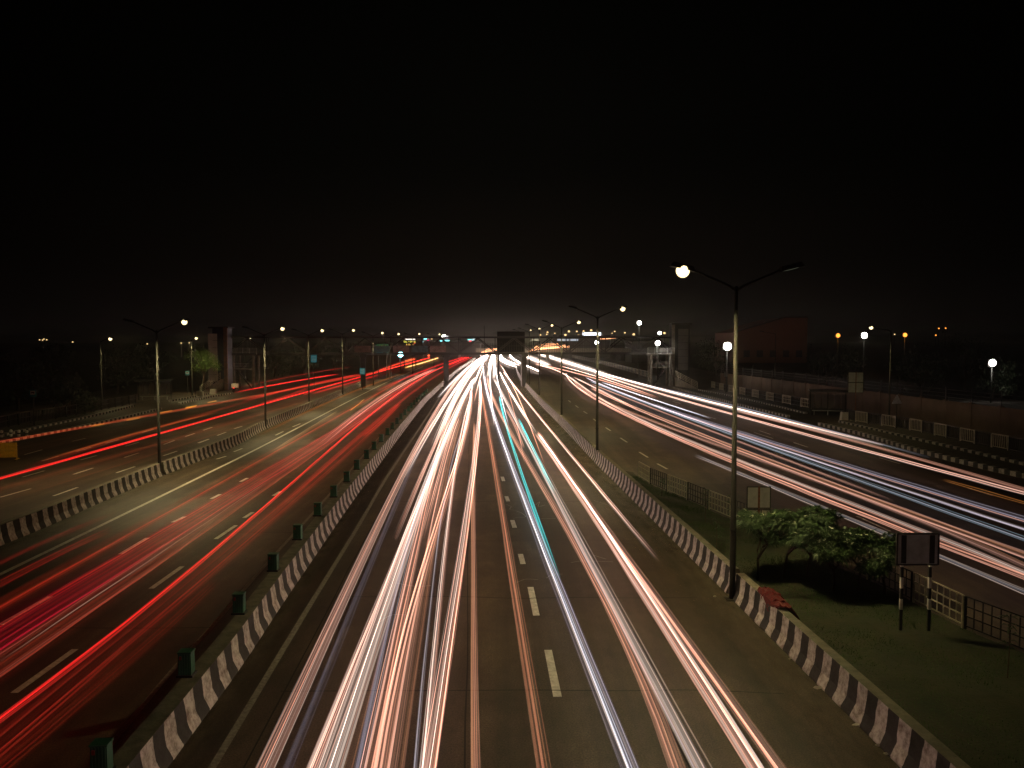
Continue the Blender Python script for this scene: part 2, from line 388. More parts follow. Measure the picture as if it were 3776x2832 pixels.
# tar filled joints in the asphalt
ts = MB(); rj = random.Random(5)
for x0, x1, yy in [(-5.4, 6.3, 19.5), (-5.6, 5.9, 26.8), (-2, 5.6, 34.5), (-6, 5.2, 43), (-6.2, 5, 55), (-19, -8.6, 24), (-20, -9.4, 36), (8.6, 26, 48), (10.5, 28, 39)]:
    band(catmull([Vector((x0 + (x1 - x0) * k / 6, yy + rj.uniform(-.12, .12), 0)) for k in range(7)], 4), rj.uniform(.03, .06), .0045, ts)
for xo in (-4.35, -.1, 4.2):
    band(resample([Vector((xo - .049 * yy + rj.uniform(-.03, .03), yy, 0)) for yy in range(6, 100, 4)], 3), .035, .0045, ts)
tag(ts.build('tar_joint', M['tar']), kind='structure')

# sand and dust gathered along the barrier feet
dm = bpy.data.materials.new('road_dust'); dm.use_nodes = True; n = dm.node_tree.nodes; l = dm.node_tree.links.new
dp = n['Principled BSDF']; dp.inputs['Base Color'].default_value = (.10, .078, .045, 1); dp.inputs['Roughness'].default_value = .95
uvn = n.new('ShaderNodeUVMap'); uvn.uv_map = 'UVMap'; sx = n.new('ShaderNodeSeparateXYZ'); l(uvn.outputs[0], sx.inputs[0])
tcn = n.new('ShaderNodeTexCoord'); mp = n.new('ShaderNodeMapping'); mp.inputs['Scale'].default_value = (1.6, .45, 1); l(tcn.outputs['Object'], mp.inputs[0])
nz = n.new('ShaderNodeTexNoise'); nz.inputs['Scale'].default_value = 1.3; nz.inputs['Detail'].default_value = 8; nz.inputs['Roughness'].default_value = .7; l(mp.outputs[0], nz.inputs['Vector'])
ma = n.new('ShaderNodeMath'); ma.operation = 'MULTIPLY_ADD'; ma.inputs[1].default_value = 1.6; ma.inputs[2].default_value = -.35; l(nz.outputs['Fac'], ma.inputs[0])
mb_ = n.new('ShaderNodeMath'); mb_.operation = 'MULTIPLY'; mb_.use_clamp = True; l(ma.outputs[0], mb_.inputs[0]); l(sx.outputs['X'], mb_.inputs[1]); l(mb_.outputs[0], dp.inputs['Alpha'])
db = MB()
for P, sd, wd in ((RB, -1, 1.9), (FB, 1, 1.3), (LB, 1, .8)):
    Nd = normals(P)
    for i in range(len(P) - 1):
        z = Vector((0, 0, .008)); a, b_ = P[i] - Nd[i] * sd * .02 * 0, P[i + 1]
        db.quad([a + z, b_ + z, b_ + Nd[i + 1] * sd * wd + z, a + Nd[i] * sd * wd + z], 0, [(1, 0), (1, 0), (0, 0), (0, 0)])
tag(db.build('road_dust', dm), kind='structure')

# grass verge right of the barrier
FENCE = [(3990, 2506), (3776, 2422), (3608, 2356), (3426, 2266), (3269, 2180), (3000, 2060), (2756, 1946), (2652, 1906), (2574, 1867), (2509, 1841), (2391, 1789), (2343, 1757)]
fence_path = catmull([G(u, v) for u, v in FENCE], 6)
fence_path = extend_back(fence_path, 12)
vb = MB()
left = [p for p in RB if 6 < p.y < 52]; NL = normals(left)
lp = [p + n * .62 for p, n in zip(left, NL)]
rp = resample(fence_path, .7)
def fx(y):
    for a, b_ in zip(fence_path, fence_path[1:]):
        if a.y <= y <= b_.y: return a.x + (b_.x - a.x) * (y - a.y) / (b_.y - a.y)
    return fence_path[0].x if y < fence_path[0].y else fence_path[-1].x
pairs = [(p, fx(p.y)) for p in lp if fx(p.y) - p.x > .2]
for (p, x), (q, x2) in zip(pairs, pairs[1:]):
    for k in range(6):
        t0, t1 = k / 6, (k + 1) / 6
        def pt(P, X, t): return (P.x + (X - P.x) * t, P.y, .10 + .05 * math.sin(P.y * 1.3 + t * 5) * t * (1 - t) * 4)
        vb.quad([pt(p, x, t0), pt(p, x, t1), pt(q, x2, t1), pt(q, x2, t0)])
tag(vb.build('verge', M['turf'], smooth=True), kind='structure')
gb = MB(); r_ = random.Random(3)
cnt = 0
while cnt < 60000:
    y = 12 + 38 * r_.random() ** 1.5; i = min(range(len(pairs)), key=lambda k: abs(pairs[k][0].y - y)) if cnt % 50 == 0 else i
    p, x = pairs[min(len(pairs) - 1, max(0, int(round((y - pairs[0][0].y)))))]
    t = r_.random(); X = p.x + (x - p.x) * t
    if (math.sin(X * 1.9 + y * .7) * math.sin(y * 1.1 - X * .6)) < -.55 and r_.random() < .8: cnt += 1; continue
    h = r_.uniform(.04, .10) * (.6 + .9 * max(0, math.sin(X * 2.3 + 1) * math.sin(y * 1.7 + X)) + (1.2 if r_.random() < .04 else 0)); a = r_.random() * 6.28; w_ = r_.uniform(.004, .009); lx, ly = r_.gauss(0, .05), r_.gauss(0, .05)
    c_, s_ = math.cos(a) * w_, math.sin(a) * w_
    gb.quad([(X - c_, y - s_, .10), (X + c_, y + s_, .10), (X + lx, y + ly, .10 + h)]); cnt += 1
tag(gb.build('grass', M['blade']), 'short dark green grass on the verge behind the right barrier', 'grass', kind='stuff')

# ------------------------------------------------------------------ kerbs and pavements
def kerb(P, side, label, group, hgt=.22, wd=.35):
    b = MB(); P = resample(P, 1.0); N = normals(P); o0 = P[0].copy(); u = 0
    for i in range(len(P) - 1):
        l_ = (P[i + 1] - P[i]).length
        A = [P[i] - o0, P[i] - o0 + N[i] * side * wd]; B = [P[i + 1] - o0, P[i + 1] - o0 + N[i + 1] * side * wd]
        z = Vector((0, 0, hgt))
        uv = [(u, 0), (u + l_, 0), (u + l_, 1), (u, 1)]
        b.quad([A[0], B[0], B[0] + z, A[0] + z], 0, uv); b.quad([A[0] + z, B[0] + z, B[1] + z, A[1] + z], 0, uv)
        b.quad([A[1] + z, B[1] + z, B[1], A[1]], 0, uv); u += l_
    for p, n_ in ((P[0], N[0]), (P[-1], N[-1])):
        a = p - o0; c_ = a + n_ * side * wd; z = Vector((0, 0, hgt)); b.quad([a, c_, c_ + z, a + z], 0)
    o = b.build('kerb', M['kerbstripe']); o.location = o0
    return tag(o, label, 'kerb', group)
KL1 = line_px([(-200, 1690), (0, 1640), (129, 1613), (215, 1596), (344, 1568), (472, 1540), (597, 1510)])
KL2 = line_px([(-200, 1668), (0, 1613), (129, 1583), (258, 1556), (387, 1527), (498, 1499)])
KL3 = line_px([(666, 1491), (773, 1467), (859, 1452)]); KL4 = line_px([(631, 1481), (730, 1463), (790, 1450)])
kerb(KL1, -1, 'black and white kerb along the far left road edge, beside the white bollards', 'striped kerbs on the left')
kerb(KL2, -1, 'black and white kerb under the left bus stop sign', 'striped kerbs on the left')
kerb(KL3, -1, 'short striped kerb in front of the left stair tower, along the road', 'striped kerbs on the left')
kerb(KL4, -1, 'faint striped kerb behind the short one near the left bus shelter', 'striped kerbs on the left')
KR1 = line_px([(3950, 1800), (3776, 1765), (3556, 1714), (3341, 1658), (3170, 1606), (3011, 1568)])
KR2 = line_px([(3950, 1752), (3771, 1716), (3470, 1645), (3255, 1596), (3092, 1557)])
KR1b = line_px([(2901, 1539), (2708, 1492), (2480, 1432)]); KR2b = line_px([(2966, 1526), (2730, 1470), (2575, 1440)])
kerb(KR1, 1, 'large black and white kerb on the right side along the road edge', 'striped kerbs on the right', .3)
kerb(KR2, 1, 'narrow striped kerb below the right hand railing panels', 'striped kerbs on the right', .2)
kerb(KR1b, 1, 'worn pale kerb running from the right stair tower along the road', 'striped kerbs on the right', .25)
kerb(KR2b, 1, 'small dark striped kerb behind the worn pale kerb', 'striped kerbs on the right', .2)
def strip(name, m, P, off0, off1, z):
    b = MB(); N = normals(P)
    for i in range(len(P) - 1):
        b.quad([P[i] + N[i] * off0 + Vector((0, 0, z)), P[i + 1] + N[i + 1] * off0 + Vector((0, 0, z)), P[i + 1] + N[i + 1] * off1 + Vector((0, 0, z)), P[i] + N[i] * off1 + Vector((0, 0, z))])
    return tag(b.build(name, m), kind='structure')
strip('pavement', M['paving'], KL2, -.36, -6, .16)
strip('pavement', M['paving'], KL1, -.36, -2.2, .13)
strip('pavement', M['paving'], KR2, .36, 8, .16)
strip('pavement', M['paving'], KR1, .36, 2.6, .13)
strip('pavement', M['paving'], KR2b, .36, 8, .155)
strip('pavement', M['paving'], KR1b, .36, 2.2, .13)

# ------------------------------------------------------------------ street lamps
def street_lamp(loc, label, group, top=9.9, heads=((1, 'lampwarm', 1.0), (-1, 'lampfaint', .5)), reach=1.55, rise=.55, rz=0.0, r0=.10, z0=0.0, power=1500, col=(1, .80, .37), size=1.0):
    t = thing('street_lamp', label, 'street lamp', loc, rz, group)
    b = MB(); b.tube([(0, 0, z0), (0, 0, z0 + .5), (0, 0, top)], [r0, r0, r0 * .55], 10)
    b.box((0, 0, z0 + .02), (.42, .42, .04)); b.tube([(0, 0, z0 + 2.2), (0, 0, z0 + 2.28)], [r0 * 1.08, r0 * 1.08], 10)
    b.build('pole', M['steel'], t, True)
    for sd, kind, pw in heads:
        a = MB(); a.tube([(0, 0, top - .15), (sd * .25, 0, top + .02), (sd * (reach - .35), 0, top + rise - .12), (sd * (reach - .1), 0, top + rise - .02)], [.045, .04, .032, .032], 8)
        arm = a.build('arm', M['steel'], t, True)
        hd = MB(); tl = Matrix.Rotation(-sd * math.atan2(rise, reach) * .7, 3, 'Y')
        c_ = Vector((sd * (reach + .12), 0, top + rise + .05))
        hd.box(c_, (.62 * size, .27 * size, .12 * size), M=tl, taper=.8)
        hd.build('lamp_head', M['steel'], t)
        ln = MB(); k = 10
        big = kind != 'lampfaint'
        rx, ry, rzz = (.17, .17, .17) if big else (.2, .1, .012)
        rx *= size; ry *= size; rzz *= size
        for i in range(k + 1):
            ph = math.pi * (i / k) - math.pi / 2 if big else math.pi * (i / k) / 2
            ring = [c_ + (Matrix.Identity(3) if big else tl) @ Vector((rx * math.cos(ph) * math.cos(2 * math.pi * j / 12), ry * math.cos(ph) * math.sin(2 * math.pi * j / 12), (-.10 if big else -.061) * size - rzz * math.sin(ph))) for j in range(12)]
            if i:
                for j in range(12):
                    ln.quad([prev[j], prev[(j + 1) % 12], ring[(j + 1) % 12], ring[j]])
            prev = ring
        ln.build('lens', M[kind], t, True)
        if pw > 0:
            ld = bpy.data.lights.new('lamp_light', 'SPOT'); ld.energy = power * pw; ld.color = col
            ld.spot_size = R(150); ld.spot_blend = .6; ld.shadow_soft_size = .12
            lo = bpy.data.objects.new('lamp_light', ld); C.objects.link(lo); lo.parent = t
            lo.location = c_ + Vector((0, 0, -.42 * size)); lo.rotation_euler = (0, R(-12) * sd, 0)
    return t
def at(u, Y): return (u - UC) / F * Y
GR = 'tall lamp posts in the barrier right of the headlight lanes'
RL = [(2712, 26.6, 9.85, ((-1, 'lampwarm', 1.15), (1, 'lampfaint', .12))), (2203, 57.2, 9.75, ((1, 'lampwarm', 1.0), (-1, 'lampfaint', .6))), (2071, 84, 9.4, ((1, 'lampwarm', 1.0), (-1, 'lampfaint', .6))),
      (1989, 114, 9.6, ((1, 'lampwarm', 1), (-1, 'lampfaint', .5))), (1952, 143, 9.5, ((1, 'lampwarm', 1), (-1, 'lampfaint', .5))), (1926, 172, 9.6, ((1, 'lampwarm', .8), (-1, 'lampfaint', 0)))]
for i, (u, Y, tp, hh) in enumerate(RL):
    lb = ['double arm lamp post with the largest glaring lamp, nearest the camera on the right barrier'][0] if i == 0 else f'dark double arm lamp post with lit right lamp, {nth(i)} along the right barrier'
    street_lamp((at(u, Y), Y, 0), lb, GR, tp, hh, size=1.25 if i == 0 else 1.0, power=2050)
GL = 'double arm lamp posts in the barrier between the red carriageways'
LLp = [(580, 51.3, 8.75), (976, 78.3, 8.7), (1138, 102.5, 8.8), (1263, 127, 9.1), (1376, 152, 8.9), (1441, 178, 8.9), (1521, 205, 9.1), (1600, 250, 9.3)]
for i, (u, Y, tp) in enumerate(LLp):
    street_lamp((at(u, Y), Y, 0), f'double arm lamp post with bright lamp, {nth(i)} between the red trail roads', GL, tp,
                ((1, 'lampwarm', 1.0 if i < 6 else .5), (-1, 'lampfaint', .7 if i < 5 else 0)), power=2400, col=(1, .80, .38), size=1.0 + .06 * i)
# single lamps along the outer edges
def side_lamp(u, Y, tp, lu, lv, label, group, kind='lampwhite', pw=.5, rd=.09, size=1.2):
    p = D(lu, lv, Y); x = at(u, Y); sd = 1 if p.x > x else -1
    rc = max(.5, abs(p.x - x) - .1)
    return street_lamp((x, Y, 0), label, group, p.z - .15, ((sd, kind, pw),), reach=rc, rise=.3, power=1200, r0=rd, size=size)
GS = 'single lamp posts along the left pavement'
side_lamp(373, 102, 8, 406, 1252, 'slim single lamp post with a bright lamp beyond the left railing', GS, 'lampwarm', .6)
side_lamp(707, 126, 8, 723, 1249, 'small lit lamp post just left of the green lit tree and tower', GS, 'lampwarm', 1.6)
side_lamp(905, 165, 8, 921, 1248, 'small lit lamp post rising behind the left end of the footbridge', GS, 'lampwarm', .5)
side_lamp(1040, 190, 8, 1054, 1248, 'small lit lamp post behind the footbridge, left of the middle', GS, 'lampwarm', .5)
GS2 = 'single lamp posts along the right pavement'
side_lamp(3283, 79, 8, 3213, 1212, 'slim single lamp post with an oval lamp between the two orange lamps on the right', GS2, 'lampwarm', .3, size=1.0)
side_lamp(2858, 132, 8, 2809, 1226, 'slim lamp post with an unlit head in front of the reddish building', GS2, 'lampfaint', 0.0)

# floodlights on masts
def flood(u, v, Y, label, kind, base_v=None, r=.32, pw=0, group=None, col=(1, .96, .9)):
    p = D(u, v, Y); t = thing('floodlight_mast', label, 'floodlight', (p.x, Y, 0), 0, group)
    b = MB(); b.tube([(0, .1, 0), (0, .1, p.z + .1)], [.10, .07], 8); b.build('mast', M['steel'], t, True)
    h = MB(); h.box((0, .08, p.z), (r * 2.2, .3, r * 1.9)); h.build('housing', M['darksteel'], t)
    l_ = MB()
    for i in range(5):
        ph = math.pi / 2 * i / 4
        ring = [Vector((r * math.cos(ph) * math.cos(6.2832 * j / 14), -.075 - .18 * math.sin(ph), p.z + r * math.cos(ph) * math.sin(6.2832 * j / 14))) for j in range(14)]
        if i:
            for j in range(14): l_.quad([prev[j], prev[(j + 1) % 14], ring[(j + 1) % 14], ring[j]])
        prev = ring
    l_.build('lens', M[kind], t, True)
    if pw:
        ld = bpy.data.lights.new('flood_light', 'SPOT'); ld.energy = pw; ld.color = col; ld.spot_size = R(140); ld.spot_blend = .7; ld.shadow_soft_size = r
        lo = bpy.data.objects.new('flood_light', ld); C.objects.link(lo); lo.parent = t; lo.location = (0, -.6, p.z); lo.rotation_euler = (R(55), 0, 0)
    return t
flood(2682, 1277, 130, 'very bright white floodlight right beside the nearest right lamp post', 'lampwhite', r=.6, pw=900)
flood(2425, 1265, 148, 'bright white floodlight at the top of the right footbridge stairs', 'lampwhite', r=.42, pw=700)
flood(2201, 1263, 140, 'white floodlight in line with the second right lamp post, in front of the footbridge', 'lampwhite', r=.30, pw=300)
flood(2357, 1191, 190, 'tall white mast lamp beyond the footbridge, left of the right lift tower', 'lampwhite', r=.45, pw=500)
flood(2432, 1228, 210, 'small white lamp above the right stair floodlight', 'lampwhite', r=.4)
flood(3187, 1237, 170, 'bright white floodlight between the two orange lamps', 'lampwhite', r=.58, pw=300)
flood(3659, 1338, 110, 'lone bright white floodlight among leaves at the far right', 'lampwhite', r=.45, pw=600)
flood(3090, 1237, 190, 'orange sodium lamp left of the white floodlight', 'lampsodium', r=.45, pw=300, col=(1, .35, .06))
flood(3337, 1235, 190, 'orange sodium lamp right of the slim single lamp post', 'lampsodium', r=.45, pw=300, col=(1, .35, .06))
flood(1477, 1307, 200, 'bluish white floodlight low on the left road beneath the LED sign', 'lampcyan', r=.6, pw=600, col=(.6, .95, 1))
# far lamps seen as points above the bridge
def far_lamp(u, v, Y, label, group, kind='farwarm', r=.5):
    p = D(u, v, Y); t = thing('distant_lamp', label, 'street lamp', (p.x, Y, 0), 0, group)
    b = MB(); b.tube([(0, .3, 0), (0, .3, p.z + r)], [.14, .1], 6); b.build('pole', M['darksteel'], t)
    l_ = MB(); n = 8
    for i in range(6):
        ph = -math.pi / 2 + math.pi * i / 5
        ring = [Vector((r * math.cos(ph) * math.cos(6.2832 * j / n), r * .5 * math.cos(ph) * math.sin(6.2832 * j / n), p.z + r * .8 * math.sin(ph))) for j in range(n)]
        if i:
            for j in range(n): l_.quad([prev[j], prev[(j + 1) % n], ring[(j + 1) % n], ring[j]])
        prev = ring
    l_.build('bulb', M[kind], t, True)
FD = [(2019, 1225), (2016, 1233), (2046, 1229), (1993, 1235), (2085, 1235), (2098, 1222), (2127, 1222), (2133, 1237), (2152, 1221), (2180, 1218), (2203, 1218), (2257, 1229), (2267, 1222), (2304, 1227), (2337, 1233), (2450, 1228)]
far_lamp(*FD[0], 420, 'dim yellow lamp, one of many far points of light above the footbridge on the right', 'far points of light above the footbridge on the right')
for u, v in FD[1:]:
    far_lamp(u, v, rng.uniform(330, 480), 'dim yellow lamp, one of many far points of light above the footbridge on the right', 'far points of light above the footbridge on the right', r=rng.uniform(.35, .65))
for u, v in [(146, 1253), (157, 1254), (162, 1250), (172, 1253)]:
    far_lamp(u, v, 400, 'tiny warm light in the cluster of four above the far left bus stop sign', 'cluster of four tiny lights on the far left', r=.32)
for u, v, lb in [(268, 1261, 'lone tiny orange light between the far left cluster and the slim lamp'), (543, 1268, 'tiny white light just left of the first double arm lamp post'), (668, 1265, 'tiny light left of the green lit tree'), (698, 1264, 'tiny white light directly above the green lit tree'),
                 (3462, 1211, 'left one of a pair of tiny orange lights at the far right'), (3487, 1210, 'right one of a pair of tiny orange lights at the far right'), (3451, 1236, 'tiny orange light below the pair at the far right'), (3299, 1233, 'small pale light just left of the right orange lamp'),
                 (1480, 1243, 'small yellow light below the row of lamps, left of the LED sign'), (1637, 1241, 'big white far lamp above the left half of the footbridge'), (1592, 1250, 'small yellow light right of the LED sign')]:
    far_lamp(u, v, 400, lb, 'tiny far lights', 'lampwhite' if u == 1637 else 'farwarm' if u < 3400 else 'lampsodium', r=1.0 if u == 1637 else .34)

# ------------------------------------------------------------------ footbridge
A0, A1 = Vector((at(835, 140), 140, 0)), Vector((at(2490, 152), 152, 0))
bd = (A1 - A0).normalized(); bn = Vector((-bd.y, bd.x, 0)); BL = (A1 - A0).length; brz = math.atan2(bd.y, bd.x)
br = thing('footbridge', 'long dark steel truss footbridge crossing all the carriageways', 'footbridge', A0, brz)
ZB, ZT, WD = 5.75, 8.55, 2.6
b = MB(); b.box((BL / 2, WD / 2, ZB + .05), (BL, WD - .2, .18)); b.build('deck', M['bridge'], br)
for y in (0, WD):
    b = MB(); b.box((BL / 2, y, ZB + .02), (BL, .2, .34)); b.build('bottom_chord', M['bridge'], br)
    b = MB(); b.box((BL / 2, y, ZT), (BL, .2, .26)); b.build('top_chord', M['bridge'], br)
b = MB(); b.box((BL / 2, WD / 2, ZT + .22), (BL, WD + .7, .07)); b.build('roof_sheet', M['darksteel'], br)
npan = 24; pl = BL / npan
for y in (0, WD):
    for i in range(npan):
        x0, x1 = i * pl, (i + 1) * pl
        b = MB()
        if i % 2 == 0: b.bar((x0, y, ZB + .2), (x1, y, ZT - .13), .15)
        else: b.bar((x0, y, ZT - .13), (x1, y, ZB + .2), .15)
        b.build('diagonal', M['brace'], br)
    for i in range(0, npan + 1, 2):
        b = MB(); b.bar((i * pl + (.0 if i else .1), y, ZB + .19), (i * pl, y, ZT - .13), .13); b.build('post', M['bridge'], br)
    rl = MB(); rl.bar((0, y + .16 * (1 if y == 0 else -1), ZB + 1.35), (BL, y + .16 * (1 if y == 0 else -1), ZB + 1.35), .06)
    x = .3
    while x < BL:
        rl.bar((x, y + .16 * (1 if y == 0 else -1), ZB + .16), (x, y + .16 * (1 if y == 0 else -1), ZB + 1.9 + .3 * (int(x) % 3 == 0)), .03); x += .42
    rl.build('railing', M['bridge'], br)
pb = MB()
for i, (x, c_) in enumerate([(22, 0), (25.2, 1), (28.4, 0), (31.5, 1), (34.6, 0)]):
    pb.box((x, -.17, ZB + .85), (2.7, .03, 1.1), m=c_)
pb.build('banner_panel', [mat('faded_poster', (.16, .10, .09), .8, .5, 2), mat('faded_poster_blue', (.06, .10, .11), .8, .5, 2)], br)
for u, v in [(1340, 1420), (1641, 1404), (1931, 1409)]:
    x = (Vector((at(u, 149), 149, 0)) - A0).dot(bd)
    b = MB(); b.box((x, WD / 2, ZB / 2 - .05), (.85, 1.0, ZB - .12)); b.box((x, WD / 2, ZB - .35), (1.1, 2.9, .42)); b.build('pillar', M['darksteel'], br)

def lift_tower(loc, rz, label, front, lightcol):
    t = thing('lift_tower', label, 'lift tower', loc, rz, 'lift towers at the footbridge ends')
    b = MB(); b.box((0, 0, 5.4), (3.1, 3.1, 10.8)); b.build('shaft', M['dark'], t)
    b = MB()
    for sx_ in (-1.42,):
        b.box((sx_, -1.62, 5.5), (.55, .14, 11.0))
    b.build('edge_column', M['concrete'], t)
    b = MB()
    for i in range(6): b.box((.35, -1.60, 3.4 + i * 1.22), (1.75, .09, 1.16))
    b.build('panel_strip', M[lightcol], t)
    b = MB(); b.box((0, 0, 10.95), (3.5, 3.5, .25)); b.build('roof', M['dark'], t)
    return t
pR = D(2510, 1430, 151); lift_tower((pR.x, 152.5, 0), 0, 'dark lift tower with a tall grey panel strip at the right end of the footbridge', 0, 'panel')
pL = D(801, 1450, 137)
tl_ = thing('lift_tower', 'pale panelled lift tower with a navy edge behind the green lit tree', 'lift tower', (pL.x, 139, 0), 0, 'lift towers at the footbridge ends')
b = MB(); b.box((.3, 0, 5.0), (2.2, 3, 10.0)); b.build('shaft', M['navy'], tl_)
b = MB()
for i in range(7): b.box((-.75, -1.56, 2.0 + i * 1.1), (1.45, .1, 1.05))
b.build('panel_strip', M['cream'], tl_)
b = MB()
for i in range(9): b.box((1.35, -1.6, .6 + i * 1.13), (.6, .3, 1.07))
b.build('edge_column', mat('brown_cladding', (.16, .09, .06), .8, .3, 1), tl_)
b = MB(); b.box((.2, 0, 10.12), (3.2, 3.4, .24)); b.build('roof', M['dark'], tl_)

def stair_tower(loc, label, sgn):
    t = thing('stair_tower', label, 'stairs', loc, 0, 'open stair towers at the footbridge ends')
    for x in (-1.6, 1.6):
        for y in (0, 3.0):
            b = MB(); b.box((x, y, 2.85), (.32, .32, 5.7)); b.build('column', M['concrete'], t)
    fl = MB()
    b = MB(); b.box((0, 1.5, 5.66), (4.6, 3.6, .12)); b.build('upper_landing', M['concrete'], t)
    b = MB(); b.box((sgn * .3, 1.3, 3.3), (2.6, 3, .16)); b.build('middle_landing', M['concrete'], t)
    for (z0_, z1_, y0, xa, xb) in ((.1, 3.3, .5, -1.35, 1.2), (3.3, 5.6, 2.4, 1.2, -1.35)):
        f = MB(); n = 12
        for i in range(n):
            q = i / (n - 1); f.box((sgn * (xa + (xb - xa) * q), y0, z0_ + (z1_ - z0_) * q), (.32, 1.1, .07))
        f.bar((sgn * xa, y0 - .58, z0_), (sgn * xb, y0 - .58, z1_), .08, .2)
        f.build('stair_flight', M['bridge'], t)
    rl = MB()
    for k in range(5):
        rl.bar((-2.3, -.35, 5.85 + .22 * k), (2.3, -.35, 5.85 + .22 * k), .035)
    for x in (-2.3, -1.1, 0, 1.1, 2.3): rl.bar((x, -.35, 5.72), (x, -.35, 6.8), .05)
    for k in range(4): rl.bar((sgn * -1.0, -.22, 3.5 + .25 * k), (sgn * 1.6, -.22, 3.5 + .25 * k), .03)
    rl.build('railing', M['white'], t)
    return t
pS = D(2437, 1425, 149); stair_tower((pS.x, 149.5, 0), 'open steel stair tower under the white floodlight at the right end of the footbridge', 1)
pS2 = D(900, 1440, 141); stair_tower((pS2.x, 141, 0), 'open concrete framed stair tower at the left end of the footbridge', -1)
def ramp_rail(x0, x1, Y0, Y1, z0_, z1_, label):
    t = thing('ramp', label, 'ramp', (x0, Y0, 0), 0)
    b = MB(); d = Vector((x1 - x0, Y1 - Y0, 0))
    b.quad([(0, 0, 0), (d.x, d.y, 0), (d.x, d.y, z1_), (0, 0, z0_)]); b.quad([(0, 1.5, z0_), (d.x, d.y + 1.5, z1_), (d.x, d.y + 1.5, 0), (0, 1.5, 0)])
    b.quad([(0, 0, z0_), (d.x, d.y, z1_), (d.x, d.y + 1.5, z1_), (0, 1.5, z0_)]); b.quad([(0, 0, 0), (0, 0, z0_), (0, 1.5, z0_), (0, 1.5, 0)]); b.quad([(d.x, d.y, 0), (d.x, d.y + 1.5, 0), (d.x, d.y + 1.5, z1_), (d.x, d.y, z1_)])
    b.build('slope', M['concrete'], t)
    r = MB()
    for k in range(4): r.bar((0, -.03, z0_ + .25 + .25 * k), (d.x, d.y - .03, z1_ + .25 + .25 * k), .05)
    for q in (0, .25, .5, .75, 1): r.bar((d.x * q, d.y * q - .03, z0_ + (z1_ - z0_) * q), (d.x * q, d.y * q - .03, z0_ + (z1_ - z0_) * q + 1.05), .06)
    r.build('handrail', M['whiterail'], t)
ramp_rail(at(2490, 150), at(2578, 140), 150, 141, 1.7, .15, 'sloping access ramp with pipe handrails beside the right lift tower')
ramp_rail(at(735, 128), at(812, 136), 128, 136, .15, 1.9, 'sloping access ramp with pipe handrails beside the left lift tower')

# dark sign gantry just beyond the bridge
gt = thing('sign_gantry', 'large dark rectangular sign seen from behind over the headlight lanes', 'sign', (at(1884, 166), 166, 0))
b = MB(); b.box((0, 0, 7.75), (5.35, .18, 4.0)); b.build('panel', M['signblack'], gt)
b = MB()
for i in range(9): b.box((0, -.13, 6.0 + i * .43), (5.3, .06, .07))
b.build('rib', M['signblack'], gt)
for x in (-2.4, 2.55):
    b = MB(); b.box((x, .25, 4.8), (.3, .3, 9.6)); b.build('leg', M['darksteel'], gt)
ms = MB(); p = D(1786, 1300, 170); ms.tube([(0, 0, 0), (0, 0, 11.0)], [.09, .05], 6); o = ms.build('mast', M['darksteel']); o.location = (p.x, 170, 0)
tag(o, 'thin dark mast rising above the middle of the footbridge', 'mast')

# ------------------------------------------------------------------ anti-glare blocks on the left barrier
GA = 'green blocks along the left barrier'
def block():
    t = thing('glare_block', '', 'glare screen', (0, 0, 0), 0, GA)
    b = MB(); b.box((0, 0, .25), (.29, .26, .50), taper=.96)
    for i in range(5): b.box((-.11 + i * .055, -.133, .25), (.02, .02, .46))
    b.box((0, 0, .51), (.31, .28, .03))
    b.build('casing', M['green'], t)
    b = MB(); b.box((-.08, -.147, .40), (.05, .012, .08)); b.build('reflector', mat('reflector_red', (.25, .03, .02), .3), t)
    b = MB(); b.box((0, 0, -.01), (.36, .32, .05)); b.build('foot_plate', M['darksteel'], t)
    return t
proto = block(); pathL = LB; NLB = normals(LB); y = 14.3; i = 0
while y < 120 and i < 30:
    k = min(range(len(pathL)), key=lambda j: abs(pathL[j].y - y)); p = pathL[k] - NLB[k] * .52
    o = proto if i == 0 else dup(proto, (0, 0, 0))
    o.location = (p.x, y, .95 * .8 + .036); o.rotation_euler = (0, 0, R(2.8) + rng.uniform(-.08, .08))
    o['label'] = f'weathered green block standing on the left striped barrier, {nth(i)} from the camera'
    y += 4.3 if i < 8 else 4.4; i += 1

# ------------------------------------------------------------------ railings
def railing(path, plen, label, name='railing', h=1.05, z=.1, bars=9, cross=2, mats=('whiterail', 'blackrail'), first=0, cat='fence', group=None, bw=.028):
    P = resample(path, plen); t = thing(name, label, cat, P[0], 0, group)
    for i in range(len(P) - 1):
        if (P[i + 1] - P[i]).length < plen * .5: continue
        a = P[i] - P[0]; d = P[i + 1] - P[i]; b = MB(); e0, e1 = a + d * .02, a + d * .98
        zz = lambda q, k: Vector((q.x, q.y, z + k))
        for k in [h, .12] + [.12 + (h - .12) * (j + 1) / (cross + 1) for j in range(cross)]: b.bar(zz(e0, k), zz(e1, k), bw * 1.2)
        for j in range(bars + 1):
            q = e0.lerp(e1, j / bars); b.bar(zz(q, .12 if 0 < j < bars else 0), zz(q, h), bw if 0 < j < bars else bw * 2)
        light = (i + first) % 2 == 0
        o = b.build('railing_panel', M[mats[0] if light else mats[1]], t)
        o['label'] = 'cream painted panel' if light else 'black painted panel'
    return t
railing(fence_path, 2.45, 'low fence of alternating cream and black panels along the grass verge', 'fence', .95, .08, 8, 2, first=1)
rp_ = catmull([G(u, v) for u, v in [(4000, 1732), (3776, 1682), (3548, 1635), (3359, 1594), (3170, 1564), (3130, 1556)]], 6)
railing(rp_, 2.0, 'long pavement railing of alternating pale and dark panels by the right wall', 'railing', 1.05, .16, 8, 0, bw=.05)
